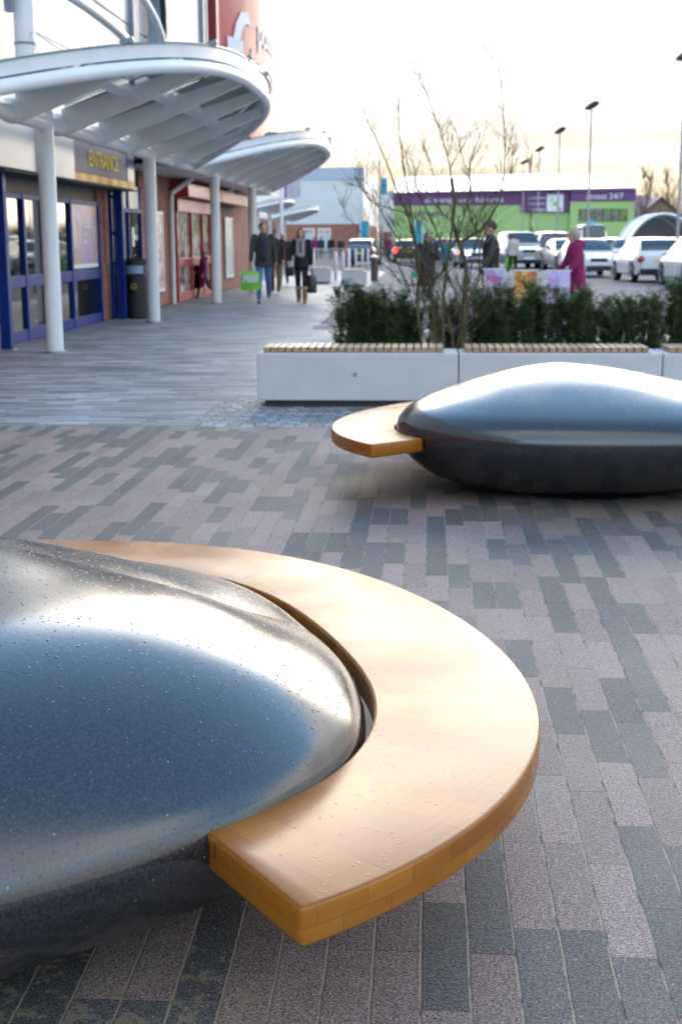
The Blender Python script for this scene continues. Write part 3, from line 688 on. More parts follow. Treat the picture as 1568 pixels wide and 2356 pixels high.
# mast and curved tubes that brace the first canopy
ms = thing('canopy_mast', 'thick white mast with curved brace tubes rising above the nearest canopy', 'mast', (-5.5, 18.6, 3.2))
mo = Vector((-5.5, 18.6, 3.2))
MB().cyl((0, 0), .14, -.2, 3.6, 18).build('post', M_white, ms, smooth=60)
for z in (.85, 1.55): MB().cyl((0, 0), .15, z, z + .03, 18).build('collar', M_greyst, ms)
def brace(pts, r): MB().tube([Vector(p) - mo for p in catmull(pts, 8)], r, 10).build('brace_tube', M_white, ms, smooth=60)
brace([(-5.75, 17.2, 5.0), (-5.45, 18.3, 4.95), (-5.15, 19.6, 4.86), (-5.0, 21.2, 4.75), (-4.95, 22.6, 4.62), (-5.0, 24.2, 4.42)], .075)
brace([(-5.6, 24.4, 6.2), (-5.45, 25.6, 6.0), (-5.35, 26.8, 5.65), (-5.35, 27.6, 5.25), (-5.45, 27.9, 4.9), (-5.5, 28.0, 4.4)], .075)
for p in ((-4.4, 20.5, 3.5), (-4.1, 22.2, 3.62), (-4.8, 17.2, 3.3)):
    MB().tube([Vector((-5.42, 18.6, 4.25)) - mo, Vector(p) - mo], .008, 5).build('tie_rod', M_steel, ms)
MB().box((-.12, -.25, 1.35), (.10, .14, .22)).build('floodlight', M_greyst, ms)

# ring-shaped dark sign on the upper wall
rg = thing('ring_sign', 'dark navy curved shop sign high on the cream wall above the nearest canopy', 'shop sign', (X0 + .22, 27.6, 5.9))
a_ = [R(q) for q in range(-70, 95, 6)]
rr_ = MB()
rr_.loft([[Vector((x, 1.25 * rad * math.cos(a), 1.5 * rad * math.sin(a))) for (x, rad) in ((-.12, .86), (.25, .86), (.25, 1.08), (-.12, 1.08))] for a in a_]); rr_.build('curved_band', M_navy, rg, smooth=40)
rr_ = MB(); rr_.loft([[Vector((x, 1.25 * rad * math.cos(a), 1.5 * rad * math.sin(a))) for (x, rad) in ((-.12, .74), (.14, .74), (.14, .82), (-.12, .82))] for a in a_]); rr_.build('inner_band', M_greyst, rg, smooth=40)

# the red curved sign
path = catmull([(X0 + .08, 36.9), (-5.42, 38.4), (-5.10, 40.2), (-4.98, 42.2), (-5.06, 44.2), (-5.45, 46.0), (-6.2, 47.4)], 10)
cum = [0.0]
for a, c in zip(path, path[1:]): cum.append(cum[-1] + math.hypot(c[0] - a[0], c[1] - a[1]))
def on_path(s_):
    s_ = min(max(s_, 0), cum[-1])
    for i in range(len(path) - 1):
        if s_ <= cum[i + 1]:
            f = (s_ - cum[i]) / (cum[i + 1] - cum[i]); p = (path[i][0] + (path[i + 1][0] - path[i][0]) * f, path[i][1] + (path[i + 1][1] - path[i][1]) * f)
            tx, ty = path[i + 1][0] - path[i][0], path[i + 1][1] - path[i][1]; l = math.hypot(tx, ty); return p, (ty / l, -tx / l)
rs = thing('curved_sign', 'tall red curved sign with a large white pound symbol above the second canopy', 'shop sign', (X0, 40, 5))
M_redsign = pm('red_sign_face', (.52, .075, .08), .5, var=.06, vscale=.8, coat=.15)
def top_z(s_): return 8.45 - .35 * max(0, (s_ - 2) / 8) ** 1.2
fb = MB(); rows = []
for s_ in [cum[-1] * i / 50 for i in range(51)]:
    p, nn_ = on_path(s_); q = (p[0] - nn_[0] * .25, p[1] - nn_[1] * .25)
    rows.append([Vector((a - X0, c - 40, z - 5)) for (a, c, z) in ((*p, 4.35), (*p, top_z(s_)), (*q, top_z(s_)), (*q, 4.35))])
fb.loft(rows); fb.build('sign_face', M_redsign, rs, smooth=50)
MB().bx(.06, .30, -3.5, -3.1, -.65, 3.4).build('dark_red_end', pm('dark_red_return', (.22, .02, .02), .4), rs)
def on_sign(s0, z0_, fx=1.0):
    def fn(v):
        p, nn_ = on_path(s0 + v.x * fx); d = .03 + v.z
        return Vector((p[0] + nn_[0] * d - X0, p[1] + nn_[1] * d - 40, z0_ + v.y - 5))
    return fn
text_mb('£', 2.7, .01, 1, on_sign(.75, 5.85, 1.45), .045).build('pound_symbol', M_whitet, rs)
text_mb('·', 1.6, .01, 1, on_sign(2.75, 6.2)).build('dot', M_whitet, rs)
text_mb('pound', 1.05, .01, 1, on_sign(3.6, 7.05, 1.35), .015).build('lettering', M_whitet, rs)
text_mb('stretcher', 1.0, .01, 1, on_sign(3.6, 6.05, 1.0), .015).build('lettering', M_whitet, rs)
# hook lamp and pipes seen in the gap between the canopies
hk = thing('hook_lamp', 'curved hook lamp on a pole in the gap between the two near canopies', 'lamp', (-5.25, 43.3, 3.0))
MB().cyl((0, 0), .12, 0, 1.6, 12).build('pole', M_greyst, hk, smooth=60)
MB().tube([(0, 0, 1.5), (.25, 0, 1.75), (.62, 0, 1.7), (.78, 0, 1.35), (.68, 0, .98), (.4, 0, .82)], .05, 8).build('hook', M_greyst, hk, smooth=60)

# ------------------------------------------------------------------ white concrete benches with slatted timber tops
def slat_material():
    m = pm('weathered_slats', (.44, .30, .175), .42, var=.3, vscale=14); t = m.node_tree
    return m
M_slat = slat_material()
def concrete_bench(label, x0, x1, y, slat=True, group='white concrete benches by the hedge', dep=.5, cap=True):
    w_ = x1 - x0
    r_ = thing('concrete_bench', label, 'bench', (x0, y, 0), 0, group)
    MB().bx(0, w_, 0, dep, .055, .475).build('concrete_block', M_concrete, r_, bevel=.012)
    MB().bx(.06, w_ - .06, .05, dep - .05, 0, .052).build('recessed_plinth', M_dark, r_)
    sl = MB(); nsl = int((w_ - .13) / .066)
    for i in range(nsl):
        xx = .055 + i * .066
        sl.bx(xx, xx + .054, .02, dep - .02, .481, .523)
    s_ = sl.build('slatted_seat', M_slat, r_, bevel=.003)
    MB().bx(.06, w_ - .08, .06, .10, .4755, .4808).bx(.06, w_ - .08, dep - .1, dep - .06, .4755, .4808).build('seat_rail', M_steel, s_)
    if cap:
        c = MB(); c.tube([(.86, -.003, .285), (.86, .01, .285)], .019, 16); c.build('fixing_cap', M_steel, r_)
    return r_
concrete_bench('white concrete bench at the left end of the row, with one round steel cap', -1.503, .255, 11.60)
concrete_bench('middle white concrete bench behind the peak of the far stone bench', .263, 2.005, 11.60, cap=False)
concrete_bench('white concrete bench cut off by the right edge, mostly behind the stone bench', 2.013, 3.76, 11.60, cap=False)
concrete_bench('small far white bench beside the woman with the scarf', -3.93, -3.27, 44.6, group='far white benches')
concrete_bench('small far white bench just right of the other far bench, nearer the brown post', -2.70, -1.93, 41.5, group='far white benches')

# ------------------------------------------------------------------ a point of the photograph at a chosen distance
def at(px, py, Y):
    d = fw + r2 * ((px - 784) / 3050.0) - u2 * ((py - 1178) / 3050.0)
    t = Y / d.y
    return Vector((0, 0, CAM_H)) + d * t
def hz(px, Y): return at(px, 550, Y).x

# ------------------------------------------------------------------ planting bed, yew hedge and bare shrub
M_soil = pm('dark_soil', (.035, .027, .020), .95, var=.4, vscale=12, bump=.6, bscale=40)
tag(MB().bx(-1.15, 6, 12.2, 13.5, -.02, .03).build('planting_bed', M_soil), kind='structure')
def leaf_mat(name, a, c):
    m = bpy.data.materials.new(name); m.use_nodes = True; t = m.node_tree; b = t.nodes['Principled BSDF']
    g = t.nodes.new('ShaderNodeNewGeometry')
    k = math_node(t, 'FRACT', math_node(t, 'MULTIPLY', g.outputs['Random Per Island'], 1.0))
    t.links.new(mixrgb(t, k, a, c), b.inputs['Base Color']); b.inputs['Roughness'].default_value = .5
    return m
M_yew = leaf_mat('yew_leaves', (.026, .055, .020), (.11, .165, .05))
M_stem = pm('brown_stem', (.06, .045, .03), .8)
def yew(label, x, y, h, wd, seed, dens=1.0):
    rnd = random.Random(seed)
    o = thing('yew_shrub', label, 'shrub', (x, y, .02), 0, 'yew shrubs of the hedge')
    lf = MB(); st = MB(); lead = []
    for i in range(16):
        a = rnd.uniform(0, 2 * PI); q = 1.55 * wd * rnd.uniform(.1, 1.0); top = Vector((q * math.cos(a), q * math.sin(a) * .9, h * rnd.uniform(.72, 1.0)))
        base = Vector((rnd.uniform(-.05, .05), rnd.uniform(-.05, .05), 0)); mid = base.lerp(top, .45) + Vector((top.x * .25, top.y * .25, 0))
        p = catmull([tuple(base), tuple(mid), tuple(top)], 5); st.tube(p, [.012 * (1 - .8 * k / 10) for k in range(len(p))], 4); lead.append(p)
    spr = int(1000 * dens * (h / 1.0))
    for i in range(spr):
        p = rnd.choice(lead); f = rnd.uniform(.04, 1.0) ** .85; k = f * (len(p) - 1); j = min(int(k), len(p) - 2)
        c = Vector(p[j]).lerp(Vector(p[j + 1]), k - j)
        a = rnd.uniform(0, 2 * PI); d = Vector((math.cos(a), math.sin(a), rnd.uniform(.4, 1.7))).normalized(); ln = rnd.uniform(.09, .20)
        sd = d.cross(Vector((0, 0, 1))); sd = sd.normalized() if sd.length > .01 else Vector((1, 0, 0)); nn = sd.cross(d)
        m = 8
        for q in range(m):
            b0 = c + d * ln * (q + .3) / m
            for sgn in (-1, 1):
                tip = b0 + (sd * sgn * rnd.uniform(.022, .034) + d * .014 + nn * rnd.uniform(-.014, .014)); wv = d * .0048
                lf.add([b0 - wv, b0 + wv, tip + wv * .6, tip - wv * .6], [(0, 1, 2, 3)])
        tip = c + d * (ln + .02); lf.add([c + d * ln - sd * .004, c + d * ln + sd * .004, tip], [(0, 1, 2)])
    lf.build('foliage', M_yew, o); st.build('stems', M_stem, o)
    return o
yews = [(-.74, .99, .09, 'slim yew with a tall spike at the left end of the hedge', .75), (-.46, .93, .17, 'yew second from the left end of the hedge', 1.1),
        (-.18, .88, .20, 'yew just left of the bare shrub stems', 1.1), (.22, .80, .20, 'low yew behind the stems of the bare shrub', .9), (.60, .92, .22, 'yew just right of the bare shrub, below the blue poster', 1.2),
        (.98, 1.00, .22, 'yew below the red and yellow poster board', 1.3), (1.38, .95, .2, 'yew below the purple poster board', 1.2), (1.74, .86, .19, 'thin open yew right of the woman in magenta', 1.0),
        (2.08, .90, .2, 'sparse yew below the white car with red tail lights', .8), (2.44, .98, .24, 'dense yew at the right edge of the photo', 1.4), (2.85, .98, .24, 'yew at the right end of the hedge, cut by the frame', 1.4)]
for i, (x, h, wd, lab, dn) in enumerate(yews): yew(lab, x, 12.85 + (.08 if i % 2 else -.05), h, wd, 40 + i, dn)

M_bark = pm('olive_bark', (.095, .082, .034), .75, var=.35, vscale=9, bump=.3, bscale=40)
M_twig = pm('brown_twigs', (.10, .075, .042), .75, var=.2)
sh = thing('bare_shrub', 'tall leafless multi-stemmed shrub with olive bark growing behind the gap between the benches', 'shrub', tuple(at(1055, 792, 12.4)))
so_ = sh.location.copy()
rnd = random.Random(3)
def D5(l): return [((1300 + x / 1.96) / 1.7385, (300 + y / 1.96) / 1.7385) for x, y in l]
stems = [([(1075, 2140), (1090, 1800), (1100, 1500), (1045, 1310), (1000, 1150), (1010, 1000), (988, 810)], .024, .016, 0.0),
         ([(988, 810), (960, 650), (900, 450), (830, 240), (740, 0), (690, -120)], .007, .0025, .0),
         ([(1045, 1310), (1180, 1240), (1270, 1150), (1380, 940), (1340, 860)], .014, .006, .1),
         ([(1380, 940), (1405, 700), (1400, 400), (1380, 60), (1360, -60)], .006, .0025, .12),
         ([(925, 2140), (920, 1850), (940, 1600), (965, 1400), (1000, 1150)], .017, .010, -.1),
         ([(965, 1400), (1060, 1200), (1130, 900), (1130, 700), (1180, 560), (1220, 440)], .008, .0025, -.1),
         ([(870, 2140), (850, 1900), (810, 1600), (730, 1400), (680, 1230), (640, 1080), (560, 910), (500, 740), (400, 500), (340, 380), (290, 250)], .016, .0028, .12),
         ([(760, 2140), (720, 1800), (735, 1500), (690, 1200), (650, 930), (625, 800), (600, 600), (575, 400), (580, 110)], .014, .0025, -.15),
         ([(1060, 2140), (1120, 1780), (1200, 1600), (1215, 1350), (1290, 1150), (1330, 980)], .012, .004, .15),
         ([(820, 1650), (700, 1500), (600, 1330), (480, 1150), (400, 1000), (300, 900), (190, 850)], .008, .0025, .2),
         ([(960, 1480), (880, 1250), (820, 1100), (720, 900), (690, 700), (640, 600)], .008, .0025, .05),
         ([(1100, 1500), (1190, 1280), (1120, 1050), (1140, 880), (1050, 560), (1020, 400)], .007, .0022, -.05),
         ([(640, 1080), (450, 1030), (330, 960), (270, 760), (210, 480)], .006, .0022, -.1),
         ([(700, 1500), (560, 1480), (420, 1380), (300, 1250), (170, 1100), (140, 960)], .006, .002, .1),
         ([(1000, 1150), (900, 1050), (860, 820), (800, 640), (760, 560)], .006, .002, .15),
         ([(810, 1600), (640, 1650), (540, 1560), (470, 1380), (430, 1180)], .006, .002, -.12)]
for i in range(8):
    x0 = rnd.uniform(820, 1110); x1 = x0 + rnd.uniform(-330, 190); y1 = rnd.uniform(1180, 1720)
    stems.append(([(x0, 2140), (x0 + (x1 - x0) * .22 + rnd.uniform(-25, 25), 2140 - (2140 - y1) * .4), (x0 + (x1 - x0) * .6 + rnd.uniform(-30, 30), 2140 - (2140 - y1) * .75), (x1, y1)], rnd.uniform(.006, .012), .0025, rnd.uniform(-.25, .3)))
tw = MB(); bk = MB()
def twig(p, d, ln, r, lev):
    pts = [p]; q = p.copy(); dd = d.copy()
    for i in range(4):
        dd = (dd + Vector((rnd.uniform(-.25, .25), rnd.uniform(-.25, .25), rnd.uniform(-.05, .22)))).normalized(); q = q + dd * ln / 4; pts.append(q.copy())
    tw.tube(pts, [r * (1 - .7 * i / 4) for i in range(5)], 4, False)
    if lev > 0:
        for i in range(rnd.choice((1, 2, 3))):
            j = rnd.choice((1, 2, 3)); a = (dd + Vector((rnd.uniform(-1, 1), rnd.uniform(-1, 1), rnd.uniform(-.2, .7)))).normalized()
            twig(pts[j], a, ln * rnd.uniform(.4, .75), r * .7, lev - 1)
for l, r0, r1, dy in stems:
    c = [at(px, py, 12.4 + dy * (1 if i else .3) * i / max(1, len(l) - 1)) - so_ for i, (px, py) in enumerate(D5(l))]
    p = [Vector(q) for q in catmull([tuple(q) for q in c], 6)]; m = len(p)
    (bk if r0 > .0075 else tw).tube(p, [r0 + (r1 - r0) * i / (m - 1) for i in range(m)], 7 if r0 > .01 else 5, True)
    for i in range(int(m * (.75 if r0 > .0126 or len(l) > 4 else .35))):
        k = min(m - 2, int(m * (.12 + .86 * rnd.random() ** 1.7))); d = (p[k + 1] - p[k]).normalized()
        a = (d * .6 + Vector((rnd.uniform(-1, 1), rnd.uniform(-1, 1), rnd.uniform(-.1, .8)))).normalized()
        twig(p[k], a, rnd.uniform(.16, .50) * (1.15 - .6 * k / m), min(.0036, r0 * .6) * (1.1 - .5 * k / m), 2)
bk.build('stems', M_bark, sh, smooth=60); tw.build('twigs', M_twig, sh)
t_ = at(952, 632, 12.35) - so_
MB().cyl((t_.x, t_.y), .02, t_.z - .025, t_.z + .025, 10).build('stem_tie', flat('emerald_tie', (.01, .38, .26)), sh)

# ------------------------------------------------------------------ people
M_skin = pm('skin', (.52, .31, .23), .5); M_skin2 = pm('flushed_skin', (.56, .30, .23), .5)
M_eye = flat('dark_eye', (.02, .016, .014), .25); M_lip = flat('lips', (.38, .13, .12))
def cloth(name, col, rough=.85): return pm(name, col, rough, var=.18, vscale=9, bump=.35, bscale=14)
def bake(o, voxel):
    m = o.modifiers.new('fuse', 'REMESH'); m.mode = 'VOXEL'; m.voxel_size = voxel; m.use_smooth_shade = True
    s_ = o.modifiers.new('smooth', 'SMOOTH'); s_.factor = .5; s_.iterations = 4
    dg = bpy.context.evaluated_depsgraph_get(); dg.update()
    me = bpy.data.meshes.new_from_object(o.evaluated_get(dg)); old = o.data
    o.modifiers.clear(); o.data = me; me.name = old.name; bpy.data.meshes.remove(old)
    me.shade_smooth(); return o
def person(label, x, y, rz, H_=1.72, skin=None, leg=(18, -14), knee=(6, 30), arm=(-14, 12), elbow=(18, 20), splay=8, head_turn=0, lean=2,
           top=None, top_len=.62, inner=None, trousers=None, shoes=None, boots=None, hair=None, hair_len=0, scarf=None, slim=1.0, hood=False, raise_arm=None, hat=None):
    """faces -Y; every joint is placed first, then the skin and the clothes are grown round the same joints"""
    skin = skin or M_skin; k = H_ / 1.75
    root = thing('person', label, 'person', (x, y, 0), rz)
    hip = Vector((0, 0, .93)); chest = hip + Vector((0, -math.sin(R(lean)) * .40, math.cos(R(lean)) * .40)); neck = hip + Vector((0, -math.sin(R(lean)) * .56, .565)); head = neck + Vector((0, -.025, .135))
    J = {}
    for s_, i in ((-1, 0), (1, 1)):
        h0 = hip + Vector((.092 * s_, 0, -.02)); a = R(leg[i]); kn = h0 + Vector((.005 * s_, -math.sin(a) * .44, -math.cos(a) * .44))
        b_ = a - R(knee[i]); an = kn + Vector((0, -math.sin(b_) * .42, -math.cos(b_) * .42))
        sh0 = chest + Vector((.185 * s_ * slim, 0, .12)); a = R(arm[i]); sp = R(splay)
        el = sh0 + Vector((math.sin(sp) * .29 * s_, -math.sin(a) * .29, -math.cos(a) * .29)); b_ = a + R(elbow[i])
        wr = el + Vector((math.sin(sp) * .12 * s_, -math.sin(b_) * .25, -math.cos(b_) * .25))
        if raise_arm and raise_arm[0] == s_: wr = el + Vector(raise_arm[1])
        J[s_] = (h0, kn, an, sh0, el, wr)
    low = min(J[-1][2].z, J[1][2].z); dz = .075 - low      # stand the lower foot on the ground
    def up_(v): return (v + Vector((0, 0, dz))) * k
    # the body: one continuous skin
    b = MB()
    b.loft([[up_(c + Vector((rx * math.cos(2 * PI * q / 16), ry * math.sin(2 * PI * q / 16), 0))) for q in range(16)] for c, rx, ry in
            ((hip + Vector((0, 0, -.10)), .11, .09), (hip, .165, .115), (hip.lerp(chest, .5), .14, .10), (chest, .165, .115), (chest + Vector((0, 0, .11)), .155, .10), (neck, .06, .06))])
    b.cap(up_(neck - Vector((0, 0, .03))), .055 * k, up_(head - Vector((0, 0, .03))), .05 * k)
    ht = Matrix.Rotation(R(head_turn), 3, 'Z')
    def hd(v): return up_(head + ht @ Vector(v))
    b.ell(hd((0, .012, .02)), (.076 * k, .096 * k, .112 * k), 16, 12, ht); b.ell(hd((0, -.028, -.045)), (.056 * k, .064 * k, .062 * k), 12, 8, ht)
    b.cap(hd((0, -.088, .02)), .010 * k, hd((0, -.106, -.018)), .015 * k, 8); b.ell(hd((0, -.082, .036)), (.055 * k, .014 * k, .010 * k), 10, 6, ht)
    for s_ in (-1, 1): b.ell(hd((.078 * s_, .012, .0)), (.011 * k, .020 * k, .032 * k), 8, 6, ht)
    for s_ in (-1, 1):
        h0, kn, an, sh0, el, wr = J[s_]
        b.cap(up_(h0), .082 * k, up_(kn), .052 * k); b.cap(up_(kn), .054 * k, up_(an), .036 * k)
        b.cap(up_(an), .036 * k, up_(an + Vector((0, -.13, -.04))), .030 * k)
        b.cap(up_(sh0), .052 * k, up_(el), .038 * k); b.cap(up_(el), .039 * k, up_(wr), .026 * k)
        fd = (wr - el).normalized(); pal = wr + fd * .075; sx = Vector((0, 1, 0)) if abs(fd.y) < .8 else Vector((0, 0, 1)); sx = (sx - fd * sx.dot(fd)).normalized(); nx = fd.cross(sx)
        b.cap(up_(wr), .024 * k, up_(pal), .030 * k)
        for q, ln in ((-1.5, .062), (-.5, .072), (.5, .068), (1.5, .054)):
            f0 = pal + sx * q * .017; f1 = f0 + fd * ln * .55 + nx * .010 * -s_; f2 = f1 + fd * ln * .40 + nx * .030 * -s_
            b.cap(up_(f0), .0095 * k, up_(f1), .009 * k, 6); b.cap(up_(f1), .009 * k, up_(f2), .0075 * k, 6)
        th0 = wr + fd * .03 - sx * .022; b.cap(up_(th0), .0115 * k, up_(th0 - sx * .026 + fd * .040 + nx * .012 * -s_), .009 * k, 6)
    bake(b.build('body', skin, root), .0085)
    e = MB()
    for s_ in (-1, 1): e.ell(hd((.032 * s_, -.0865, .020)), (.012 * k, .008 * k, .0075 * k), 8, 6, ht)
    e.build('eyes', M_eye, root); MB().ell(hd((0, -.094, -.055)), (.022 * k, .008 * k, .006 * k), 8, 6, ht).build('mouth', M_lip, root)
    # clothes over the same joints
    if trousers:
        t = MB(); t.loft([[up_(c + Vector((rx * math.cos(2 * PI * q / 16), ry * math.sin(2 * PI * q / 16), 0))) for q in range(16)] for c, rx, ry in ((hip + Vector((0, 0, -.13)), .12, .105), (hip + Vector((0, 0, -.02)), .180, .128), (hip + Vector((0, 0, .10)), .165, .120))])
        for s_ in (-1, 1):
            h0, kn, an = J[s_][:3]; t.cap(up_(h0), .098 * k, up_(kn), .068 * k); t.cap(up_(kn), .068 * k, up_(an - Vector((0, 0, .0))), .054 * k)
        bake(t.build('trousers', trousers, root), .012)
    if top:
        t = MB(); hem = hip.z + .5 - top_len; ax = Vector((0, 0, 0))
        prof = [(hem, .205, .155), (hem + .12, .20, .15), (hip.z + .16, .182, .135), (chest.z, .205, .145), (chest.z + .10, .195, .130), (chest.z + .155, .11, .10), (neck.z + .03, .075, .08)]
        def cz(z): return Vector((0, -math.sin(R(lean)) * max(0, z - hip.z), z))
        t.loft([[up_(cz(z) + Vector((rx * slim * math.cos(2 * PI * q / 18), ry * math.sin(2 * PI * q / 18), 0))) for q in range(18)] for z, rx, ry in prof])
        for s_ in (-1, 1):
            h0, kn, an, sh0, el, wr = J[s_]; t.cap(up_(sh0), .078 * k, up_(el), .060 * k); t.cap(up_(el), .060 * k, up_(wr - (wr - el) * .06), .048 * k)
        if hood: t.ell(up_(neck + Vector((0, .10, .0))), (.13 * k, .10 * k, .075 * k), 12, 8)
        else: t.loft([[up_(neck + Vector((rx * math.cos(2 * PI * q / 14), rx * math.sin(2 * PI * q / 14), z))) for q in range(14)] for z, rx in ((-.02, .092), (.05, .085))])
        bake(t.build('coat', top, root), .012)
        if inner:
            rows = []
            for z, rx, ry in prof[1:6]:
                rows.append([up_(cz(z) + Vector((wq, -(ry * math.sqrt(max(0, 1 - (wq / rx / slim) ** 2))) - .008, 0))) for wq in (-.075, -.045, 0, .045, .075)])
            i_ = MB().grid(rows).build('jumper', inner, root, smooth=180); s2 = i_.modifiers.new('thickness', 'SOLIDIFY'); s2.thickness = .012
    fm = boots or shoes
    if fm:
        for s_ in (-1, 1):
            h0, kn, an = J[s_][:3]; t = MB(); an2 = an + Vector((0, .0, -.02))
            t.cap(up_(an2), .046 * k, up_(an + Vector((0, -.14, -.045))), .036 * k); t.ell(up_(an + Vector((0, -.05, -.058))), (.046 * k, .14 * k, .022 * k), 12, 6)
            if boots: t.cap(up_(an), .062 * k, up_(an.lerp(kn, .62)), .070 * k)
            bake(t.build('boot' if boots else 'shoe', fm, root), .010)
            if boots: MB().lathe(tuple(up_(an.lerp(kn, .68))), [(.070 * k, -.03 * k), (.086 * k, -.02 * k), (.086 * k, .03 * k), (.07 * k, .035 * k)], 14).build('fleece_cuff', M_fleece, root, smooth=60)
    if hair:
        t = MB(); t.ell(hd((0, .026, .046)), (.085 * k, .098 * k, .098 * k), 16, 10, ht)
        if hair_len:
            for q in range(-3, 4):
                aa = R(90 + q * 34); t.cap(hd((.070 * math.cos(aa), .03 + .065 * math.sin(aa), .05)), .034 * k, hd((.085 * math.cos(aa), .045 + .055 * math.sin(aa), -hair_len)), .026 * k)
        ho = bake(t.build('hair', hair, root), .010)
    if scarf:
        t = MB(); t.tube([tuple(up_(neck + Vector((.085 * math.cos(a), .075 * math.sin(a) - .01, .0)))) for a in [2 * PI * q / 14 for q in range(15)]], .042 * k, 8)
        for (sx, l) in ((-.055, .33), (.06, .36)): t.cap(up_(neck + Vector((sx, -.10, -.02))), .045 * k, up_(neck + Vector((sx * 1.1, -.165, -l))), .052 * k)
        t.cap(up_(neck + Vector((-.05, -.165, -.36))), .045 * k, up_(neck + Vector((.06, -.168, -.38))), .045 * k)
        bake(t.build('scarf', scarf, root), .012)
    return root, {s_: root.matrix_basis @ up_(J[s_][5]) if False else (Matrix.Rotation(rz, 4, 'Z') @ (up_(J[s_][5] + (J[s_][5] - J[s_][4]).normalized() * .12)) + Vector((x, y, 0))) for s_ in (-1, 1)}
M_fleece = cloth('cream_fleece', (.45, .36, .24)); M_jeans = cloth('blue_denim', (.06, .15, .34)); M_coatg = cloth('dark_green_jacket', (.045, .052, .042)); M_jump = cloth('slate_jumper', (.028, .033, .046))
M_blackc = cloth('black_cloth', (.011, .011, .013)); M_tan = cloth('tan_trousers', (.17, .095, .035)); M_suede = cloth('tan_suede', (.24, .13, .045)); M_teal = cloth('dark_teal_top', (.016, .045, .052))
M_scarf = cloth('grey_pink_scarf', (.30, .25, .25)); M_hairb = pm('brown_hair', (.045, .028, .020), .5, var=.3, vscale=30); M_hairr = pm('auburn_hair', (.10, .035, .025), .5, var=.3, vscale=30); M_hairw = pm('pale_hair', (.56, .47, .35), .55, var=.2, vscale=30)
M_hairg = pm('ash_blonde_hair', (.36, .29, .22), .55, var=.25, vscale=30); M_mag = cloth('magenta_fleece', (.235, .008, .085)); M_plum = cloth('plum_coat', (.22, .02, .13)); M_brownc = cloth('brown_jacket', (.040, .030, .027)); M_shoe = pm('dark_leather', (.016, .016, .017), .4)
M_whites = pm('white_trainers', (.70, .70, .70), .5); M_lgrey = cloth('grey_trousers', (.20, .17, .18)); M_cream = cloth('off_white_coat', (.50, .46, .43)); M_leather = pm('black_leather_jacket', (.016, .015, .016), .38, var=.2, bump=.3, bscale=20); M_navyc = cloth('navy_coat', (.012, .018, .035))
def bag(label, p, w_, d_, h_, mats, rz, kind='bag', handle=.16):
    """carrier bag hanging from a hand at p"""
    o = thing('carrier_bag', label, 'bag', (p.x, p.y, p.z - handle - h_), rz)
    b = MB(); n = 6
    rings = [[Vector((sx * w_ / 2 * f, sy * d_ / 2 * g, z)) for sx, sy in ((-1, -1), (-.5, -1.25), (0, -1.1), (.5, -1.2), (1, -1), (1, 1), (.5, 1.2), (0, 1.1), (-.5, 1.2), (-1, 1))] for z, f, g in ((0, .86, .9), (.04, 1, 1), (h_ * .5, 1.0, 1.1), (h_ * .85, .95, .8), (h_, .9, .45))]
    b.loft(rings[:4], True); b.build('bag_body', mats[0], o, smooth=50)
    b = MB(); b.loft(rings[3:], True); b.build('bag_rim', mats[1], o, smooth=50)
    if len(mats) > 2:
        for sy in (-1, 1):
            q = MB(); q.bx(-w_ * .40, w_ * .40, sy * d_ * .64, sy * d_ * .66, h_ * .42, h_ * .82); q.build('printed_panel', mats[2], o)
    for sy in (-1, 1):
        MB().tube([(-w_ * .22, sy * d_ * .2, h_), (-w_ * .1, sy * d_ * .08, h_ + handle * .8), (0, 0, h_ + handle + .012), (w_ * .1, sy * d_ * .08, h_ + handle * .8), (w_ * .22, sy * d_ * .2, h_)], .008, 6).build('handle', mats[1], o)
    return o
_, hd_ = person('man in an open dark green jacket and blue jeans walking with a green bag', -3.83, 31.0, R(4), 1.80, leg=(13, -15), knee=(4, 26), arm=(10, -12), elbow=(8, 14), splay=12, head_turn=24, top=M_coatg, top_len=.62, inner=M_jump, trousers=M_jeans, shoes=M_shoe, hair=M_hairb, skin=M_skin2)
M_bagg = pm('green_bag', (.17, .52, .03), .45, var=.25, vscale=6); M_bagp = pm('pale_bag_print', (.50, .62, .56), .45)
bag('bright green and white shopping bag carried by the man in jeans', hd_[-1], .44, .17, .42, (M_bagg, M_bagg, M_bagp), R(8), handle=.12)
_, hd_ = person('woman in a black coat with a pale scarf, leggings and tan boots', -2.95, 31.0, R(-4), 1.66, leg=(-8, 10), knee=(10, 6), arm=(14, -4), elbow=(34, 6), splay=10, top=M_blackc, top_len=.60, inner=M_teal, trousers=M_blackc, boots=M_suede, hair=M_hairr, hair_len=.12, scarf=M_scarf, slim=.95)
bag('black bag with faint print hanging from the hand of the woman with the scarf', hd_[1], .24, .10, .42, (pm('black_bag', (.016, .015, .016), .4), M_black), R(60), handle=.12)
person('child in a plum coat and dark jeans stepping into the red doorway', -5.66, 33.6, R(-75), 1.17, leg=(22, -18), knee=(10, 30), arm=(10, -10), elbow=(40, 30), top=M_plum, top_len=.88, trousers=M_navyc, shoes=M_suede, hair=M_hairb, hair_len=.10, hood=True)
person('person in tan trousers and white trainers half hidden behind the man in jeans', -4.12, 36.0, R(2), 1.68, leg=(-6, 14), knee=(16, 6), top=M_brownc, trousers=M_tan, shoes=M_whites, hair=M_hairb)
_, hd_ = person('white haired person in a brown jacket and grey trousers behind the couple', -4.66, 43.0, R(0), 1.60, leg=(10, -10), knee=(4, 18), top=M_brownc, top_len=.60, trousers=M_lgrey, shoes=M_shoe, hair=M_hairw, skin=M_skin2)
bag('small dark bag low in the hand of the white haired person', hd_[1], .26, .12, .30, (M_shoe, M_black), 0, handle=.20)
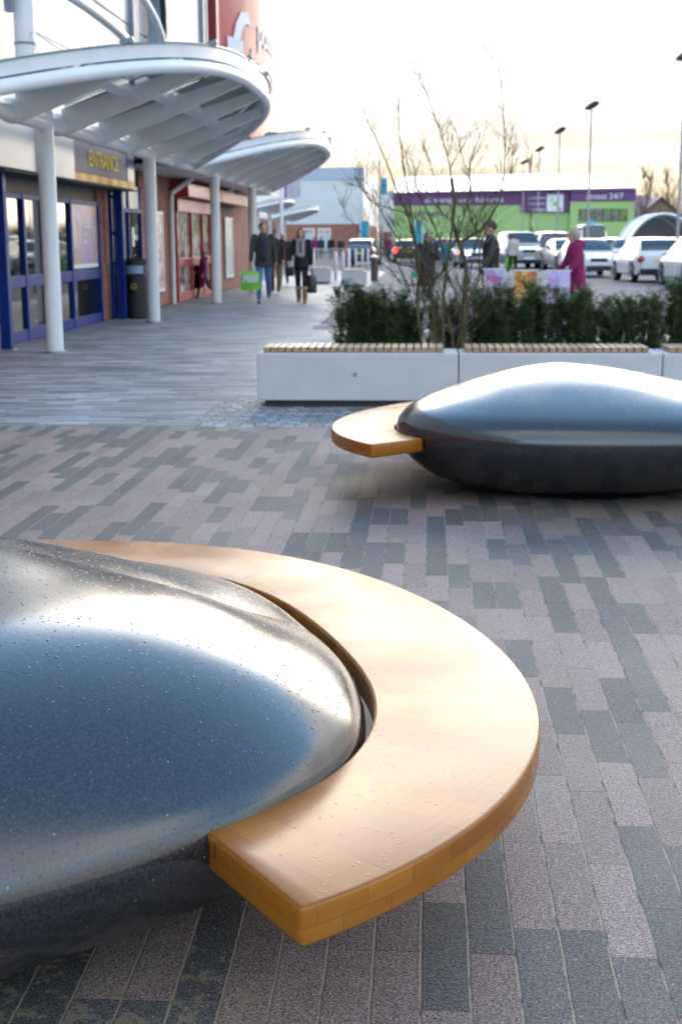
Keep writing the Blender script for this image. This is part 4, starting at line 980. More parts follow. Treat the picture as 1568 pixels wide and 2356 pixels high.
person('man with dark hair and black jacket in profile behind the bare shrub', .96, 21.0, R(-82), 1.70, leg=(14, -12), top=M_leather, top_len=.64, trousers=M_navyc, shoes=M_shoe, hair=M_hairb, head_turn=-6, skin=M_skin2)
person('woman in a magenta hooded fleece with ash blonde hair walking left behind the hedge', 2.28, 21.0, R(-84), 1.585, leg=(14, -12), arm=(22, 10), elbow=(20, 26), top=M_mag, top_len=.74, trousers=M_lgrey, shoes=M_shoe, hair=M_hairg, hair_len=.06, hood=True, lean=7, slim=1.12, skin=M_skin2)
person('dark haired person in a dark coat looking down behind the bare shrub stems', -.05, 29.5, R(10), 1.58, top=M_navyc, top_len=.95, trousers=M_blackc, shoes=M_shoe, hair=M_hairb, hair_len=.10, raise_arm=(1, (-.12, -.16, .12)), lean=6)
_, hd_ = person('person in an off white coat walking away among the parked cars with a lime bag', 3.30, 54.0, R(160), 1.60, leg=(12, -14), top=M_cream, top_len=.60, trousers=M_blackc, shoes=M_whites, hair=M_hairb)
bag('lime green carrier bag held by the person in the off white coat', hd_[1], .34, .14, .45, (M_bagg, M_bagg), 0, handle=.10)
far = [(738, 96, M_teal, M_hairb, 'person in a teal coat by the poster windows of the brick gable', 1.62, 180), (722, 98, M_plum, M_hairr, 'person in a plum coat by the brick gable, right of the woman with the scarf', 1.62, 170), (761, 92, M_blackc, M_hairb, 'distant person in black before the brick gable wall', 1.62, 10), (784, 94, M_brownc, M_hairb, 'distant person in brown before the brick gable wall', 1.55, 0),
       (893, 88, M_mag, M_hairb, 'distant person in a pink top left of the car with lit tail lights', 1.6, 20), (985 + 38, 46, cloth('bright_teal_jacket', (.01, .18, .24)), M_hairb, 'person in a bright teal jacket partly behind the shrub twigs', 1.45, 60)]
for px, Y, m, hr, lab, h_, rz in far: person(lab, hz(px, Y), Y, R(rz), h_, top=m, trousers=M_blackc, shoes=M_shoe, hair=hr)

# ------------------------------------------------------------------ cars
M_cg = glass_dark('car_glass', (.030, .055, .070), .04); M_lens = pm('clear_headlamp', (.62, .64, .66), .1, coat=.8); M_red = pm('red_tail_lamp', (.42, .012, .012), .2, coat=.6)
M_plate = flat('yellow_plate', (.75, .50, .04)); M_platew = flat('white_plate', (.75, .75, .75)); M_trim = pm('black_trim', (.016, .016, .018), .5); M_rim = pm('alloy_rim', (.45, .46, .48), .3, metal=.8)
M_lit_red = pm('lit_brake_lamp', (1.0, .02, .015), .3, emit=2.2); M_lit_white = pm('lit_headlamp', (1.0, .93, .80), .3, emit=1.2)
def paint(name, col, metal=0.0): return pm(name, col, .28, metal=metal, coat=.9, var=.03, vscale=2)
PW, PS, PT, PDG, PB, PBG = paint('white_car_paint', (.66, .67, .68)), paint('silver_car_paint', (.40, .42, .44), .4), paint('teal_car_paint', (.02, .075, .10)), paint('dark_car_paint', (.022, .025, .032)), paint('pale_blue_car_paint', (.34, .42, .50), .3), paint('champagne_car_paint', (.52, .46, .38), .2)
KIND = {   # length, half width, roof z, hood z, belt z, cowl y, roof front y, roof rear y, rear glass foot y, tail z
    'hatch': (4.10, .86, 1.47, .86, .93, -.95, -.15, 1.45, 1.93, .95), 'suv': (4.6, .93, 1.78, 1.05, 1.12, -1.0, -.35, 1.95, 2.2, 1.12),
    'saloon': (4.5, .88, 1.43, .84, .92, -.95, -.1, 1.05, 1.65, .98), 'van': (4.6, .92, 2.25, 1.05, 1.15, -1.45, -.8, 2.15, 2.26, 1.15)}
def make_car(kind):
    Ln, wd, zr, zh, zbelt, yc, yf, yrr, yrg, ztail = KIND[kind]; f = -Ln / 2; r = Ln / 2
    root = thing('parked_car', 'x', 'car')
    wy = (f + .82, r - .80); wr = .315 if kind != 'suv' else .36
    def ztop(y):
        if y < yc: q = (y - f) / (yc - f); return zh - .20 * (1 - q) ** 2.2 + (zbelt - zh) * q
        if y > yrg: q = (r - y) / max(.01, r - yrg); return ztail - .08 * (1 - q)
        return zbelt + (ztail - zbelt) * (y - yc) / (yrg - yc)
    def wid(y):
        q = abs(y) / (Ln / 2); return wd * (1 - .16 * max(0, (q - .62) / .38) ** 2.4)
    def zbot(y):
        z = .24 + .16 * max(0, (abs(y) / (Ln / 2) - .86) / .14)
        for c in wy:
            d = abs(y - c)
            if d < wr + .06: z = max(z, wr + math.sqrt(max(0, (wr + .06) ** 2 - d * d)) - .02)
        return z
    ysn = sorted(set([f + Ln * i / 46 for i in range(47)] + [c + s_ * (wr + .06) for c in wy for s_ in (-1, 1)]))
    rings = []
    for y in ysn:
        e = 1 if f + .02 < y < r - .02 else .92
        w_, zb, zt = wid(y) * e, zbot(y), ztop(y); zm = max(zb + .05, .62)
        half = [(0, zb), (w_ * .9, zb), (w_ * .985, zb + .05), (w_, zm), (w_ * .975, zt - .09), (w_ * .93, zt - .02), (w_ * .80, zt + .005), (0, zt + .03)]
        rings.append([Vector((x, y, z)) for x, z in half] + [Vector((-x, y, z)) for x, z in half[-2:0:-1]])
    MB().loft(rings).build('body', PW, root, smooth=38)
    def zroof(y):
        if y < yf: q = (y - yc) / (yf - yc); return ztop(yc) + (zr - ztop(yc)) * (1 - (1 - q) ** 1.35)
        if y > yrr: q = (yrg - y) / (yrg - yrr); return ztail + (zr - .05 - ztail) * (1 - (1 - max(0, q)) ** 1.6)
        q = (y - yf) / (yrr - yf); return zr + .03 * math.sin(PI * q) - .05 * q * q
    def cs(y, s_):
        """greenhouse cross-section, s_ in -1..1 from one sill over the roof to the other"""
        a = abs(s_); sg = 1 if s_ >= 0 else -1; zb_ = ztop(y) - .02; zt = max(zroof(y), zb_ + .01); hh = zt - zb_
        wb = wid(y) * .93; wt = wb - .30 * min(1, hh / .55) * .62
        if a > .5: q = (1 - a) / .5; return Vector((sg * (wb + (wt - wb) * q), y, zb_ + hh * .93 * q))
        q = a / .5; return Vector((sg * wt * math.sin(q * PI / 2) ** .8, y, zb_ + hh * (.93 + .07 * math.cos(q * PI / 2))))
    ss = [-1, -.85, -.7, -.55, -.5, -.45, -.35, -.2, 0, .2, .35, .45, .5, .55, .7, .85, 1]
    yg = [yc + (yf - yc) * i / 8 for i in range(8)] + [yf + (yrr - yf) * i / 8 for i in range(8)] + [yrr + (yrg - yrr) * i / 6 for i in range(7)]
    MB().loft([[cs(y, s_) for s_ in ss] for y in yg]).build('roof', PW, root, smooth=45)
    def patch(name, y0, y1, s0, s1, off=.008, mat=None):
        rows = []
        for i in range(9):
            y = y0 + (y1 - y0) * i / 8; row = []
            for j in range(9):
                s_ = s0 + (s1 - s0) * j / 8; p = cs(y, s_); e = .004
                n = (cs(y + e, s_) - cs(y - e, s_)).cross(cs(y, s_ + e) - cs(y, s_ - e)); n = n.normalized() if n.length > 1e-9 else Vector((0, 0, 1))
                cen = Vector((0, y, zbelt)); n = n if n.dot(p - cen) > 0 else -n
                row.append(p + n * off)
            rows.append(row)
        o = MB().grid(rows).build(name, mat or M_cg, root, smooth=180); return o
    patch('windscreen', yc + .09, yf - .06, -.47, .47); patch('rear_window', yrr + .05, yrg - .07 if kind != 'van' else yrg - .03, -.45, .45)
    ym = yf + (yrr - yf) * .47
    for s_ in (-1, 1):
        patch('side_window', yf - .22 * (1 if kind != 'van' else 0), ym - .05, s_ * .93, s_ * .56); 
        if kind != 'van': patch('side_window', ym + .05, yrr - .05, s_ * .93, s_ * .56)
    for c in wy:
        for s_ in (-1, 1):
            x = s_ * (wd - .11); t = MB()
            t.loft([[Vector((x + dx, c + q * math.cos(2 * PI * k / 24), wr + q * math.sin(2 * PI * k / 24))) for k in range(24)] for dx, q in ((-.10, wr * .9), (-.09, wr), (.09, wr), (.10, wr * .9))])
            wh = t.build('wheel', M_rubber, root, smooth=40)
            m = MB(); m.loft([[Vector((x + s_ * dx, c + q * math.cos(2 * PI * k / 20), wr + q * math.sin(2 * PI * k / 20))) for k in range(20)] for dx, q in ((.095, wr * .66), (.108, wr * .62), (.09, wr * .5), (.10, wr * .12))]); m.build('rim', M_rim, wh, smooth=30)
    zl = zh - .17
    for s_ in (-1, 1):
        MB().ell((s_ * wd * .66, f + .13, zl), (.20, .12, .085), 12, 8).build('headlight', M_lens, root, smooth=180)
        t = MB(); hgt = .15 if kind == 'hatch' else .24
        t.ell((s_ * wd * .80, r - .075, ztail - .13 - hgt * .3), (.15, .10, hgt * .8), 12, 8); t.build('taillight', M_red, root, smooth=180)
        MB().ell((s_ * (wd + .07), yc + .38, zbelt + .05), (.09, .06, .065), 10, 6).build('door_mirror', PW, root, smooth=180)
    MB().bx(-wd * .80, wd * .80, f - .012, f + .09, .30, .44).build('front_bumper', M_trim, root, bevel=.02); MB().bx(-wd * .84, wd * .84, r - .10, r + .02, .30, .47).build('rear_bumper', M_trim, root, bevel=.02)
    MB().bx(-.32, .32, f - .006, f + .10, zl - .09, zl + .05).build('grille', M_trim, root, bevel=.015)
    MB().bx(-.26, .26, f - .026, f - .01, .47, .58).build('front_plate', M_platew, root); MB().bx(-.26, .26, r + .004, r + .022, .66, .77).build('rear_plate', M_plate, root)
    return root
PROTO = {k: make_car(k) for k in KIND}; USED = set()
for k, p in PROTO.items(): p['proto'] = k
def car(kind, label, px, Y, rz, pnt, extra=(), group='cars in the car park', x=None, cat='car'):
    p = PROTO[kind]
    o = p if kind not in USED else copy_tree(p)
    USED.add(kind)
    o.location = (hz(px, Y) if x is None else x, Y, -.02); o.rotation_euler = (0, 0, R(rz))
    tag(o, label, cat, group)
    o['paint'] = pnt.name; CARS.append((o, pnt, extra)); return o
CARS = []
car('hatch', 'teal car seen from behind with a yellow plate, left of the brown post', 836, 76, 176, PT)
car('saloon', 'dark car with two lit red tail lights', 935, 86, 182, PDG, ((M_red, M_lit_red),))
car('hatch', 'pale blue car with a lit headlamp, seen from the front behind the bare shrub', 1088, 70, 6, PB, ((M_lens, M_lit_white),))
car('suv', 'large silver four-wheel drive with dark grille facing the camera', 1193, 68.5, 9, PS)
car('suv', 'dark estate seen from behind beside the four-wheel drive', 1262, 70, 184, PDG)
car('saloon', 'white saloon facing the camera just right of the woman in magenta', 1353, 53.5, 4, PW)
car('hatch', 'white car seen from behind in the middle of the second row', 1408, 72, 180, PW)
car('hatch', 'white car with red tail lights and a warm lit flank at the right', 1490, 47, 185, PW)
car('hatch', 'white car cut off by the right edge of the photo', 1610, 42.5, 186, PW)
vn = car('van', 'tall white van with a small blue roof sign in front of the lime store', 1358, 82, 2, PW, cat='van')
rt_ = MB().box((0, -.2, 2.36), (.5, .22, .2)).build('roof_sign', flat('blue_roof_sign', (.10, .38, .50)), vn, bevel=.03)
car('hatch', 'silver hatchback in the second row between the four-wheel drive and the man in black', 1142, 86, 181, PS)
car('saloon', 'champagne saloon half hidden behind the woman in magenta', 1306, 63, 7, PBG)
car('saloon', 'white saloon facing the camera just left of the white shelter', 1446, 66, -3, PW)
car('hatch', 'dark hatchback behind the bare shrub, right of the lit tail lights', 1022, 80, 3, PDG)
car('hatch', 'silver car behind the two nearest white cars at the right edge', 1556, 57, 178, PS)
k_ = 0
for Y, xs in ((92, (.8, 3.6, 6.3, 8.9, 11.8, 14.4, 17.1, 19.8)), (106, (1.6, 4.5, 7.4, 10.4, 13.2, 16.2, 19.0, 22.0))):
    for x in xs:
        k_ += 1
        car(('hatch', 'saloon', 'hatch', 'suv')[k_ % 4], 'distant parked car whose bright roof shows behind the nearer rows of cars', 0, Y + (k_ * 37 % 10) * .08, (2, 179, 183, -3, 181)[k_ % 5], (PW, PS, PW, PB, PW, PDG, PBG)[k_ % 7], group='distant parked cars', x=x + (k_ * 53 % 10) * .03)
for o, pnt, ex in CARS:
    recolor(o, [(PW, pnt)] + list(ex))
    if 'paint' in o: del o['paint']
    if 'proto' in o: del o['proto']

# ------------------------------------------------------------------ car park furniture
M_lamp = pm('lamp_steel', (.36, .36, .37), .4, metal=.5)
def lamp_post(label, x, Y, h, proto=[None]):
    if proto[0] is None:
        o = thing('lamp_post', label, 'lamp post', (x, Y, 0), 0, 'car park lamp posts')
        MB().tube([(0, 0, -.03), (0, 0, 1.0), (0, 0, 1.02), (0, 0, 8.0)], [.085, .085, .062, .042], 12).build('pole', M_lamp, o, smooth=40)
        MB().loft([[Vector((sx * w_, yy, z)) for sx in (-1, 1) for z in ((8.0 + a), )] + [Vector((w_, yy, 8.0 + a + .13)), Vector((-w_, yy, 8.0 + a + .13))] for yy, w_, a in ((-.42, .15, .16), (-.1, .20, .05), (.34, .17, -.08))]).build('lamp_head', M_black, o)
        proto[0] = o
    else:
        o = copy_tree(proto[0]); o.location = (x, Y, 0); tag(o, label)
    o.scale = (1, 1, h / 8.1); o.rotation_euler = (0, 0, R(25)); return o
lamp_post('tallest looking lamp post, at the right edge of the photo', hz(1557, 50), 50, 7.8)
lamp_post('lamp post rising above the access lettering, second from the right edge', hz(1350, 64.6), 64.6, 7.45)
lamp_post('lamp post in front of the white logo square of the purple store', hz(1280, 81), 81, 7.6)
lamp_post('lamp post left of the purple sign text, third nearest in its row', hz(1235, 96), 96, 7.5)
lamp_post('farthest lamp post, nearly lost in the twigs of the bare shrub', hz(1200, 112), 112, 7.5)
M_stain = pm('brushed_steel', (.45, .46, .48), .35, metal=.85)
bp = None
for i, (px, Y, lab) in enumerate(((771, 48, 'steel bollard between the two far white benches'), (788, 49, 'steel bollard left of the right-hand far white bench'), (803, 62, 'steel bollard behind the right-hand far bench, at the left of the teal car'), (818, 62, 'steel bollard in front of the middle of the teal car'), (833, 62, 'steel bollard below the yellow plate of the teal car'), (846, 62, 'steel bollard at the right of the teal car, next to the brown post'),
        (1412, 49, 'steel bollard in front of the white car in the second row'), (1290, 49, 'steel bollard left of the woman in magenta'), (1345, 43, 'steel bollard in front of the white saloon'))):
    if bp is None:
        bp = thing('bollard', lab, 'bollard', (hz(px, Y), Y, 0), 0, 'steel bollards'); MB().lathe((0, 0, 0), [(.055, 0), (.055, .98), (.045, 1.0), (.002, 1.005)], 14).build('post', M_stain, bp, smooth=40); MB().cyl((0, 0), .09, 0, .012, 14).build('base_ring', M_stain, bp)
    else:
        o = copy_tree(bp); o.location = (hz(px, Y), Y, 0); tag(o, lab)
pb = thing('litter_bin', 'brown cylindrical litter bin with a pale cap beside the far white benches', 'litter bin', (hz(861, 47), 47, 0))
MB().cyl((0, 0), .13, 0, .80, 18).build('bin_body', pm('brown_bin', (.10, .055, .045), .5), pb, smooth=50); MB().lathe((0, 0, .80), [(.15, 0), (.16, .06), (.02, .10)], 18).build('bin_cap', M_white, pb, smooth=50)
rl = thing('guard_railing', 'white upright railing behind the far white benches', 'railing', (hz(724, 60), 60, 0)); wl = hz(800, 60) - hz(724, 60)
b = MB(); n_ = 18
for i in range(n_): b.bx(i * wl / n_, i * wl / n_ + .03, -.02, .02, .08, 1.0)
b.build('upright_bars', M_lamp, rl); MB().bx(0, wl, -.03, .03, 1.002, 1.05).build('top_rail', M_lamp, rl); MB().bx(0, wl, -.03, .03, .03, .078).build('bottom_rail', M_white, rl)
for i in (0, 1): MB().bx(-.06 + i * (wl + .06), i * (wl + .06), -.03, .03, 0, 1.05).build('post', M_white, rl)
# poster boards behind the hedge
def board(label, px0, px1, pyt, Y, cols, seed, words, wc):
    a, c = at(px0, pyt, Y), at(px1, pyt, Y); w_ = c.x - a.x
    o = thing('poster_board', label, 'poster board', ((a.x + c.x) / 2, Y, 0), R(-4))
    h_ = a.z; MB().bx(-w_ / 2, w_ / 2, -.012, .012, .16, h_).build('board', poster_material('board_print', cols, 5.5, seed), o)
    for s_ in (-1, 1): MB().tube([(s_ * w_ * .42, 0, .17), (s_ * w_ * .42, .0, .0)], .012, 8).build('leg', M_steel, o)
    MB().bx(-w_ / 2 - .012, w_ / 2 + .012, -.016, .016, h_ + .001, h_ + .014).build('top_trim', M_whitet, o)
    for i, (tx, cc) in enumerate(zip(words, wc)):
        text_mb(tx, .085, .003, .9, lambda v: Vector((v.x - w_ * .40, -.016 - v.z, h_ - .15 - i * .14 + v.y))).build('lettering', cc, o)
board('light blue poster board with red and orange print behind the hedge', 1112, 1160, 620, 18.5, [(.28, .42, .72), (.34, .48, .75), (.55, .20, .42), (.40, .55, .80), (.65, .40, .20)], 1, ('SUPER', 'FUN'), (flat('pink_ink', (.60, .10, .30)), M_orange))
board('red and yellow poster board in the middle behind the hedge', 1183, 1234, 623, 19.4, [(.45, .08, .06), (.62, .34, .05), (.50, .09, .06), (.72, .50, .12)], 4, ('SALE', 'NOW'), (M_yellow, M_yellow))
board('lilac poster board with pale red and yellow print, nearest the woman in magenta', 1258, 1311, 624, 18.2, [(.42, .30, .72), (.55, .45, .80), (.62, .55, .80), (.38, .25, .66), (.70, .55, .25)], 9, ('BIG', 'DAY'), (flat('coral_ink', (.70, .25, .28)), flat('coral_ink', (.70, .25, .28))))
# tall teal totem signs and a lamp-post banner
M_tealb = flat('teal_banner', (.02, .30, .40)); M_tealw = flat('pale_banner_edge', (.50, .66, .74))
for (px, Y, z0, z1, lab) in ((838, 82, 1.35, 2.5, 'teal totem sign standing left of the bare shrub, above the teal car'), (962, 84, 1.2, 2.5, 'teal totem sign behind the left stems of the bare shrub')):
    o = thing('totem_sign', lab, 'sign', (hz(px, Y), Y, 0), 0, 'teal signs'); MB().bx(-.20, .20, -.05, .05, z0, z1).build('panel', M_tealb, o); MB().bx(.202, .28, -.05, .05, z0, z1).bx(-.28, -.202, -.05, .05, z0, z1).build('pale_edge', M_tealw, o); MB().bx(-.05, .05, -.04, .04, 0, z0).build('post', M_steel, o)
o = thing('banner_pole', 'tall pole with a teal banner right of the pale gable', 'banner', (hz(872, 110), 110, 0)); MB().cyl((0, 0), .07, 0, 7.6, 10).build('pole', M_lamp, o, smooth=60); MB().bx(.12, .62, -.01, .01, 4.95, 6.2).build('banner', M_tealb, o); MB().bx(.07, .66, -.02, .02, 6.21, 6.26).build('arm', M_lamp, o)
o = thing('projecting_sign', 'blue edged projecting shop sign above the far canopies', 'shop sign', (-8.75, 80, 0)); MB().cyl((0, 0), .10, 0, 5.2, 12).build('post', M_white, o, smooth=60)
MB().bx(.18, .30, -.08, .08, 3.85, 5.15).build('blue_edge', flat('blue_sign_edge', (.03, .05, .30)), o); MB().bx(.302, 1.15, -.07, .07, 3.85, 5.15).build('printed_face', poster_material('lilac_print', [(.30, .28, .50), (.48, .44, .58), (.55, .50, .50), (.34, .32, .52)], 2, 3), o)
# trolley shelter with a curved translucent cover
ts = thing('trolley_shelter', 'white curved translucent trolley shelter at the right of the car park', 'shelter', (hz(1525, 64), 64, 0))
b = MB(); rw = []
for yy in (0, 1.2, 2.4, 3.6): rw.append([Vector((1.75 * math.cos(R(a)), yy, .25 + 2.25 * math.sin(R(a)))) for a in range(0, 181, 10)])
c = b.grid(rw).build('curved_cover', pm('translucent_sheet', (.74, .76, .78), .3), ts, smooth=180); sm = c.modifiers.new('thickness', 'SOLIDIFY'); sm.thickness = .03
for yy in (-.04, 1.8, 3.64): MB().tube([(1.79 * math.cos(R(a)), yy, max(-.02, .25 + 2.29 * math.sin(R(a))) if 0 < a < 180 else -.02) for a in range(0, 181, 9)], .055, 8).build('hoop', M_white, ts, smooth=60)
b = MB()
for i in range(12):
    for s_ in (-1,): b.bx(-1.45 + i * .25, -1.42 + i * .25, 2.4, 2.43, .1, 1.25)
b.bx(-1.5, 1.5, 2.39, 2.44, 1.25, 1.3).build('trolley_rail', M_stain, ts)
MB().loft([[Vector((1.72 * math.cos(R(a)), yy, .25 + 2.2 * math.sin(R(a)))) for a in range(0, 181, 10)] for yy in (3.50, 3.53)]).build('end_sheet', pm('white_end_sheet', (.74, .75, .76), .5), ts)
MB().bx(-1.4, 1.4, 2.6, 2.64, .2, 1.3).build('back_panel', poster_material('shelter_notice', [(.08, .09, .14), (.30, .33, .42), (.60, .62, .66), (.12, .14, .24)], 3.2, 2), ts)
# painted bay lines
b = MB()
for Y0, xs in ((58, range(-2, 22, 1)), (80, range(-2, 26, 1))):
    for i in xs: b.add([(i * 2.6 - .05, Y0, -.018), (i * 2.6 + .05, Y0, -.018), (i * 2.6 + .05, Y0 + 4.8, -.018), (i * 2.6 - .05, Y0 + 4.8, -.018)], [(0, 1, 2, 3)])
tag(b.build('parking_lines', pm('road_paint', (.62, .62, .60), .6)), kind='structure')
tag(MB().bx(-1.9, 14, 22.0, 22.15, -.024, .06).build('kerb', M_concrete), kind='structure')

# ------------------------------------------------------------------ far buildings
M_lime = pm('lime_cladding', (.37, .55, .20), .5, var=.06, vscale=.5); M_purp = pm('purple_cladding', (.15, .050, .175), .45, var=.06, vscale=.5); M_roofw = pm('pale_metal_roof', (.62, .63, .64), .35)
def far_box(name, label, x0, x1, y0, y1, spec):
    o = thing(name, label, 'building', (x0, y0, 0)); z = 0
    for nm, zt, m in spec:
        MB().bx(0, x1 - x0, 0, y1 - y0, z, zt).build(nm, m, o); z = zt + .002
    return o
g = far_box('gable_building', 'pale grey metal clad building on a red brick base, straight ahead beyond the canopies', hz(676, 147) - 3, hz(835, 147), 147, 186, (('brick_base', 3.05, M_brick), ('wall_cladding', 7.75, M_cladw)))
MB().bx(-.05, hz(835, 147) - hz(676, 147) + 3.05, -.08, 39, 7.755, 9.0).build('roof_band', pm('blue_grey_roof_band', (.42, .50, .58), .45), g)
for (a, c) in ((698, 724), (731, 761)):
    x0, x1 = hz(a, 147) - (hz(676, 147) - 3), hz(c, 147) - (hz(676, 147) - 3)
    w_ = MB().bx(x0, x1, -.06, -.002, .2, 2.6).build('window', M_white, g); MB().bx(x0 + .12, x1 - .12, -.075, -.061, .4, 1.95).build('pane', pm('bright_pane', (.55, .60, .68), .2), w_); MB().bx(x0 + .12, x1 - .12, -.075, -.061, 2.0, 2.45).build('printed_band', poster_material('window_band', [(.45, .45, .12), (.30, .36, .16), (.60, .55, .40), (.40, .12, .20)], 1.2, a), w_)
far_box('shop_block', 'pale shop block set back beyond the two near shops, with a brick base', -22, -12.6, 58, 118, (('brick_base', 3.0, M_brick), ('wall_cladding', 5.9, M_cladw), ('roof_band', 6.3, M_greyst)))
far_box('side_block', 'pale low block right of the grey gable, behind the shrub twigs', hz(872, 190), hz(916, 190) + .5, 190, 205, (('brick_base', 2.4, M_brick), ('wall_cladding', 7.9, M_cladw)))
o = thing('glazed_canopy', 'white slanted glazed canopy behind the twigs, left of the lime store', 'canopy', (hz(872, 142), 142, 0))
cw = hz(932, 142) - hz(872, 142); MB().add([(0, 0, 4.5), (cw, 0, 3.1), (cw, 5, 3.1), (0, 5, 4.5), (0, 0, 3.9), (cw, 0, 2.9), (cw, 5, 2.9), (0, 5, 3.9)], [(0, 1, 2, 3), (4, 7, 6, 5), (0, 4, 5, 1), (1, 5, 6, 2), (2, 6, 7, 3), (3, 7, 4, 0)]).build('roof', M_white, o)
for i in range(3): MB().cyl((.3 + i * (cw - .6) / 2, .4), .09, 0, 2.95, 10).build('column', M_white, o)
# lime and purple store
Ys = 132
st = thing('storage_store', 'long lime green store with purple fascia, a pale roof and a window strip', 'building', (hz(906, Ys), Ys, 0)); xo = hz(906, Ys)
def sx(px): return hz(px, Ys) - xo
def szz(py, Y=Ys): return CAM_H + (549 - py) / 3050 * Y
W_ = sx(1452)
MB().bx(0, sx(1307), 0, 28, 0, 4.62).bx(sx(1307) + .005, W_, -.8, 28, 0, 4.9).build('lime_wall', M_lime, st)
MB().bx(-.05, sx(1307) - .01, -.06, 28, 4.625, 5.72).build('purple_fascia', M_purp, st); MB().bx(sx(1307), W_ + .1, -.9, 28, 4.905, 6.05).build('purple_fascia', M_purp, st)
MB().bx(sx(1196), sx(1306), -.25, -.065, 3.95, 5.80).build('sign_block', M_purp, st)
MB().bx(-.06, W_ + .12, -.98, -.905, 5.72, 5.80).bx(-.06, sx(1307), -.14, -.07, 5.73, 5.80).build('eaves_trim', pm('dark_purple_trim', (.06, .025, .10), .5), st)
MB().add([(0, -.2, 5.83), (W_, -.9, 6.12), (W_ - 3.2, 16, 8.3), (0, 16, 8.0), (0, 28, 5.9), (W_, 28, 6.1)], [(0, 1, 2, 3), (3, 2, 5, 4), (1, 5, 2), (0, 3, 4)]).build('roof', M_roofw, st)
wn_ = MB().bx(sx(1326), sx(1437), -.84, -.805, szz(513), szz(486)).build('window_strip', M_dark, st)
for i in range(6):
    a = sx(1326) + (sx(1437) - sx(1326)) * i / 6; MB().bx(a + .06, a + (sx(1437) - sx(1326)) / 6 - .06, -.86, -.842, szz(512.5), szz(486.5)).build('pane', poster_material('office_window', [(.05, .10, .03), (.16, .26, .06), (.22, .22, .20), (.10, .12, .08), (.30, .28, .18)], .8, i * 2.0), wn_)
MB().bx(sx(1254), sx(1292), -.30, -.255, szz(491), szz(454)).build('logo_board', M_whitet, st)
for (a, c, q, e) in ((1268, 1278, 479, 470), (1280, 1288, 489, 481), (1262, 1267, 469, 464)): MB().bx(sx(a), sx(c), -.325, -.305, szz(q), szz(e)).build('logo_patch', M_lime, st)
def store_text(body, px0, px1, pyb, size, mat, yy, sp=1.0):
    t = text_mb(body, size, .02, sp); xs = [v[0] for v in t.v]; k = (sx(px1) - sx(px0)) / (max(xs) - min(xs)); x_ = min(xs)
    t.v = [(sx(px0) + (v[0] - x_) * k, yy - v[2], szz(pyb) + v[1]) for v in t.v]; t.build('lettering', mat, st)
store_text('all storage easy deliveries', 976, 1155, 470, .75, M_whitet, -.09); store_text('storage', 927, 1020, 498, .75, M_purple_dk, -.02)
store_text('access 24/7', 1342, 1426, 465, .78, M_whitet, -.93)
for i, tx in enumerate(('secure', 'modern', 'storage')): store_text(tx, 1214, 1250, 464 + i * 12.5, .42, M_whitet, -.27)
# house with a gable
hs = thing('gabled_house', 'brown brick house with a gable and a reddish grey roof right of the lime store', 'house', (hz(1516, 152), 152, 0))
b = MB(); b.prism([(-2.9, 0), (2.9, 0), (2.9, 3.3), (0, 5.7), (-2.9, 3.3)], 'y', 0, 10); b.build('wall', brick_material('brown_brick', (.26, .15, .09), (.20, .11, .07)), hs)
for s_ in (-1, 1): MB().add([(0, -.35, 5.95), (s_ * 3.3, -.35, 3.15), (s_ * 3.3, 10, 3.15), (0, 10, 5.95), (0, -.35, 5.75), (s_ * 3.3, -.35, 2.95), (s_ * 3.3, 10, 2.95), (0, 10, 5.75)], [(0, 1, 2, 3), (4, 7, 6, 5), (0, 4, 5, 1), (1, 5, 6, 2), (3, 2, 6, 7)]).build('roof', pm('grey_red_tiles', (.20, .13, .125), .7, var=.15), hs)
MB().bx(-7.5, -2.95, 2, 9, 0, 3.2).build('side_wing', pm('brown_wing', (.20, .12, .09), .8), hs); MB().prism([(1.6, 3.25), (9.4, 3.25), (5.5, 6.2)], 'x', -7.8, -.4).build('wing_roof', pm('dusty_red_tiles', (.26, .15, .15), .7, var=.12), hs)
# low shrubs at the foot of the lime store: one continuous mass
b = MB(); rnd = random.Random(8)
for i in range(2600):
    p = Vector((sx(1310) + rnd.uniform(0, W_ - sx(1310)), -2.2 + rnd.uniform(-.5, .5), rnd.uniform(.1, 1.2) ** 1.0)); d = Vector((rnd.uniform(-1, 1), rnd.uniform(-1, 1), rnd.uniform(-1, 1))).normalized() * .14; e = d.orthogonal().normalized() * .10
    b.add([p - d, p + e, p + d, p - e], [(0, 1, 2, 3)])
o = b.build('low_planting', leaf_mat('reddish_planting', (.07, .05, .03), (.11, .045, .03)), None, loc=(xo, Ys, 0)); tag(o, kind='stuff')

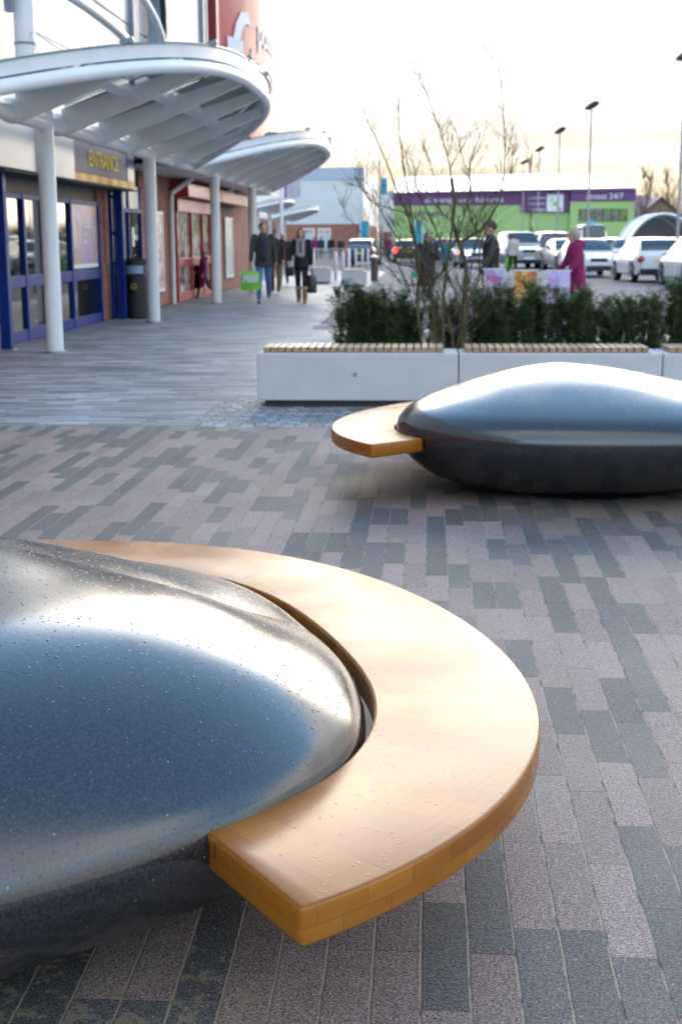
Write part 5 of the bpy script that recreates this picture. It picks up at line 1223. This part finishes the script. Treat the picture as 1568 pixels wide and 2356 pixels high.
# ------------------------------------------------------------------ bare winter trees
M_wood2 = pm('winter_bark', (.10, .075, .055), .8, var=.2)
def winter_tree(label, x, Y, h, seed, spread=.35, proto_r=.16, dens=1.0, group='bare winter trees'):
    rnd = random.Random(seed); o = thing('bare_tree', label, 'tree', (x, Y, -.05), 0, group); tr = MB(); cr = MB()
    pts = [Vector((rnd.uniform(-.1, .1) * i * .4, rnd.uniform(-.1, .1) * i * .4, h * .9 * i / 8)) for i in range(9)]
    tr.tube(pts, [proto_r * (1 - .9 * i / 8) for i in range(9)], 7)
    def br(p, d, ln, r, lev):
        q = p.copy(); dd = d.copy(); pp = [p]
        for i in range(4): dd = (dd + Vector((rnd.uniform(-.22, .22), rnd.uniform(-.22, .22), rnd.uniform(-.02, .22)))).normalized(); q = q + dd * ln / 4; pp.append(q.copy())
        cr.tube(pp, [r * (1 - .65 * i / 4) for i in range(5)], 3, False)
        if lev > 0:
            for j in range(rnd.choice((2, 3, 3))):
                k = rnd.choice((1, 2, 3, 4)); br(pp[k], (dd + Vector((rnd.uniform(-.9, .9), rnd.uniform(-.9, .9), rnd.uniform(-.1, .6)))).normalized(), ln * rnd.uniform(.45, .75), r * .6, lev - 1)
    for i in range(int(26 * dens)):
        f = rnd.uniform(.22, 1.0); k = f * 8; j = min(int(k), 7); p = pts[j].lerp(pts[j + 1], k - j); a = rnd.uniform(0, 2 * PI)
        br(p, Vector((math.cos(a) * spread * 2, math.sin(a) * spread * 2, rnd.uniform(.6, 1.2))).normalized(), h * spread * rnd.uniform(.5, .9) * (1.15 - f * .6), proto_r * .30, 2)
    tr.build('trunk', M_wood2, o, smooth=60); cr.build('crown', M_wood2, o); return o
winter_tree('slender bare tree in the car park right of the lime store', hz(1478, 92), 92, 6.6, 1, .16, .11, .8)
winter_tree('bare tree behind the lime store above the shrub, left of two', hz(1172, 165), 165, 14.0, 2, .20, .2, 1.1)
winter_tree('bare tree behind the lime store above the shrub, right of two', hz(1212, 168), 168, 13.0, 3, .26, .2, 1.0)
winter_tree('bare spreading tree behind the gabled house, at its left', hz(1490, 185), 185, 10.5, 4, .34, .2, 1.3)
winter_tree('bare spreading tree right behind the gable of the house', hz(1532, 182), 182, 9.8, 5, .40, .2, 1.4)
winter_tree('bare spreading tree at the right edge beyond the house', hz(1572, 178), 178, 11.0, 6, .40, .2, 1.4)
winter_tree('thin young bare tree left of the lamp post row in the car park', hz(1222, 120), 120, 6.0, 7, .2, .09, .7)
b = MB(); rnd = random.Random(21)                      # far scrub that closes the car park on the right
for i in range(5000):
    p = Vector((rnd.uniform(22, 75), rnd.uniform(190, 200), abs(rnd.gauss(0, 1.2)) - .2)); d = Vector((rnd.uniform(-.3, .3), rnd.uniform(-.3, .3), 1)).normalized() * rnd.uniform(1.0, 3.2)
    e = Vector((.05, 0, 0)); b.add([p - e, p + e, p + e * .3 + d, p - e * .3 + d], [(0, 1, 2, 3)])
tag(b.build('far_scrub', M_wood2), kind='stuff')
